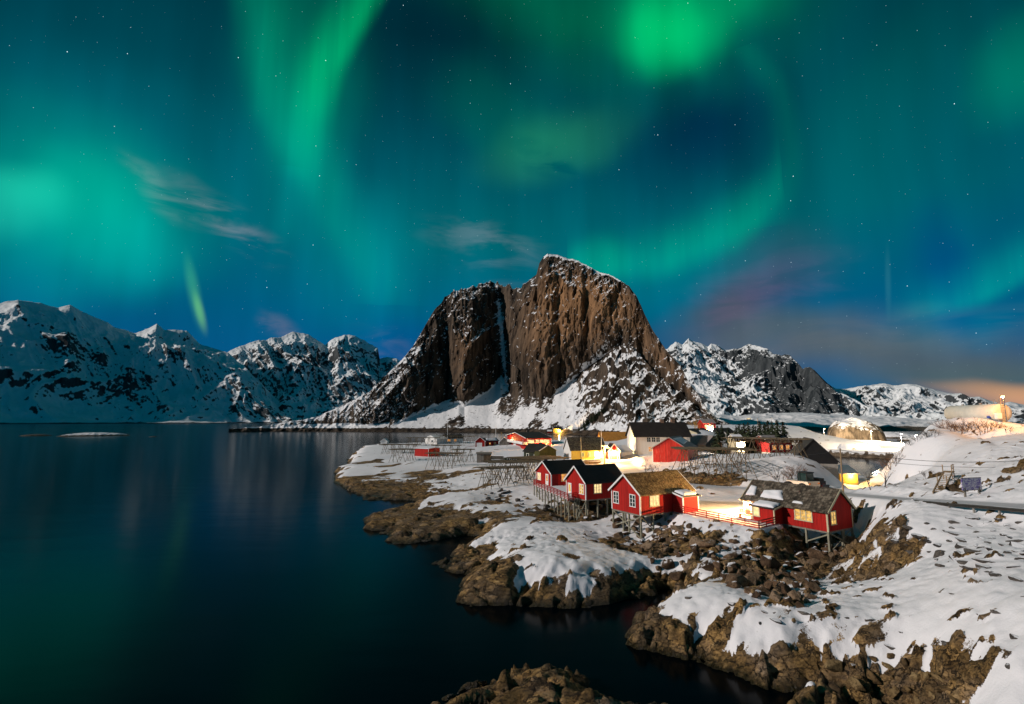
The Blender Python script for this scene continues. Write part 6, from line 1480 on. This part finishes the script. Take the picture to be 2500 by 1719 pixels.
# ------------------------------------------------------------------ tractor
def tractor():
    w = at_z(1962, 1199, 6.3); t = empty('tractor', (w[0], w[1], gz(w[0], w[1]) - .05), math.radians(20)); tag(t, 'white wheel loader with dark cab parked behind the grey shingled cabin', 'tractor')
    # rear faces -Y (towards the bay)
    bm = bmesh.new(); 
    me = MB().add([(-1.15,-2.0,.75),(1.15,-2.0,.75),(1.15,.4,.75),(-1.15,.4,.75),(-1.3,-1.9,1.75),(1.3,-1.9,1.75),(1.15,.4,1.65),(-1.15,.4,1.65),(-1.2,-2.05,1.3),(1.2,-2.05,1.3)], [(0,3,2,1),(4,5,6,7),(0,1,9,8),(8,9,5,4),(1,2,6,5,9),(2,3,7,6),(3,0,8,4,7)]).build('rear_body', M['loader_paint'], t)
    MB().box(-.85, .85, .3, 2.4, .8, 1.6).build('bonnet', M['loader_paint'], t)
    cab = empty('cab_probe'); bpy.data.objects.remove(cab)
    fr = MB()
    for x in (-.75, .75):
        for y in (-1.35, .25): fr.bar((x, y, 1.62), (x * .92, y * .95, 3.0), .1)
    c = fr.build('cab_frame', M['black_metal'], t)
    MB().box(-.8, .8, -1.45, .4, 3.0, 3.14).build('cab_roof', M['black_metal'], c)
    for nm, bx in (('rear_pane', (-.68, .68, -1.36, -1.33, 1.78, 2.95)), ('side_pane', (-.73, -.70, -1.25, .15, 1.78, 2.95)), ('side_pane', (.70, .73, -1.25, .15, 1.78, 2.95)), ('front_pane', (-.68, .68, .2, .23, 1.78, 2.95))): MB().box(*bx).build(nm, M['dark_pane'], c)
    MB().box(-.3, .3, -1.2, -.6, 1.75, 2.5).build('seat', M['cream_boards'], t)
    for x in (-.95, .95): MB().box(x - .16, x + .16, -2.09, -2.03, 1.35, 1.55).build('tail_light', M['tail_orange'], t)
    for x in (-1.25, 1.25):
        for y in (-1.0, 1.7):
            ty = MB().tube((x - .28, y, .72), (x + .28, y, .72), .75, .75, 18).build('wheel', M['tyre'], t)
            MB().tube((x - .30, y, .72), (x + .30, y, .72), .36, .36, 14).build('rim', M['red_rail'], ty)
    MB().box(1.7, 3.0, -1.6, .4, .2, 1.7).box(1.8, 2.9, -1.4, .2, 1.7, 2.1).build('snow_blower', M['black_metal'], t)
    MB().tube((2.3, -1.75, .8), (2.3, -1.6, .8), .5, .5, 14).build('blower_disc', M['red_rail'], t)
    MB().bar((-.85, -.2, 1.6), (-.85, -.2, 3.5), .06).build('exhaust', M['black_metal'], t)
plain('loader_paint', (.70, .62, .52), .45, .08, 2.0); plain('tyre', (.015, .015, .015), .9, .2, 6.0); plain('tail_orange', (.8, .25, .03), .3, .1, 2.0)
tractor()

# ------------------------------------------------------------------ sign, stairs and small things on the slope
def info_sign():
    m, nt, b = nmat('sign_print')
    tc = node(nt, 'ShaderNodeTexCoord'); mp = node(nt, 'ShaderNodeMapping', Vector=tc.outputs['Object'], Scale=(.9, 1, 2.2))
    n = node(nt, 'ShaderNodeTexNoise', Vector=mp.outputs[0], Scale=2.1, Detail=5.0, Distortion=1.2)
    c = ramp(nt, n.outputs['Fac'], (.44, (.16, .11, .36)), (.50, (.62, .58, .62)), (.56, (.60, .56, .60)), (.62, (.18, .12, .38)))
    nt.links.new(c, b.inputs['Base Color']); b.inputs['Roughness'].default_value = .5
    p = at_z(2357, 1214, 9.0); q = at_z(2392, 1212, 9.0); a = math.atan2(q[1] - p[1], q[0] - p[0]); w = float(np.hypot(*(q - p)[:2]))
    g = min(gz(p[0], p[1]), gz(q[0], q[1])); t = empty('information_board', (p[0], p[1], g), a); tag(t, 'purple information board with pale map pattern beside the road', 'sign')
    for x in (0, w): MB().box(x - .08, x + .08, -.08, .08, -.4, 1.0).build('leg', M['grey_wood'], t)
    bd = MB().box(-.38, w + .42, -.06, .02, .72, 2.0).build('board', m, t)
    MB().box(-.44, w + .48, -.07, .03, .66, .715).box(-.44, w + .48, -.07, .03, 2.003, 2.06).build('frame', M['grey_wood'], bd)
info_sign()
def stairs():
    p = at_z(2289, 1203, 8.9); q = at_z(2314, 1156, 10.6); g = gz(p[0], p[1]); g2 = gz(q[0], q[1])
    d = Vector((q[0] - p[0], q[1] - p[1], 0)); ln = d.length; a = math.atan2(d.y, d.x); rise = q[2] - g + .15
    t = empty('stairs', (p[0], p[1], g), a); tag(t, 'steep wooden stairs with handrail climbing the snowy hill', 'stairs')
    for y in (-.45, .45): MB().bar((0, y, 0), (ln, y, rise), .08, .26).build('stringer', M['pole_wood'], t)
    n = 12
    for k in range(n):
        f = (k + .5) / n; MB().box(ln * f - .12, ln * f + .12, -.42, .42, rise * f + .06, rise * f + .11).build('tread', M['pole_wood'], t)
    for f in (.45, .98):
        for y in (-.45, .45): MB().box(ln * f - .05, ln * f + .05, y - .05, y + .05, rise * f - .8, rise * f + 1.0).build('handrail_post', M['pole_wood'], t)
    for z in (.5, .95): MB().bar((ln * .98, -.45, rise + z), (ln * .98 + 1.6, -.45, rise + z + .02), .07).build('handrail', M['pole_wood'], t)
    MB().box(ln * .98, ln * .98 + 1.7, -.5, .5, rise - .02, rise + .08).build('landing', M['pole_wood'], t)
    MB().box(ln + 1.5, ln + 1.6, -.45, -.35, rise - 1.2, rise + .97).build('handrail_post', M['pole_wood'], t)
stairs()
def notice():
    w = at_z(2114, 1187, 5.2); g = gz(w[0], w[1]); t = empty('notice_board', (w[0], w[1], g)); tag(t, 'small pale notice board on a dark post near the orange shed', 'sign')
    MB().box(-.08, .08, -.08, .08, -.3, 1.3).build('post', M['black_metal'], t); MB().box(-.5, .45, -.12, -.085, .9, 1.8).build('board', M['white_concrete'], t)
notice()
def poles_heap():
    w = at_z(1448, 1137, 5.2); t = empty('pole_stack', (w[0], w[1], gz(w[0], w[1]))); tag(t, 'dark heap of stacked rack poles behind the black roofed cabins', 'pole stack'); rnd = random.Random(3)
    for k in range(22):
        y = rnd.uniform(-1.3, 1.3); z = .1 + (1.3 - abs(y)) * rnd.random(); MB().tube((-2.4 + rnd.uniform(-.6, .5), y, z), (2.4 + rnd.uniform(-.5, .8), y + rnd.uniform(-.3, .3), z + rnd.uniform(-.1, .2)), .07, .05, 5).build('pole', M['brown_boards'], t)
poles_heap()
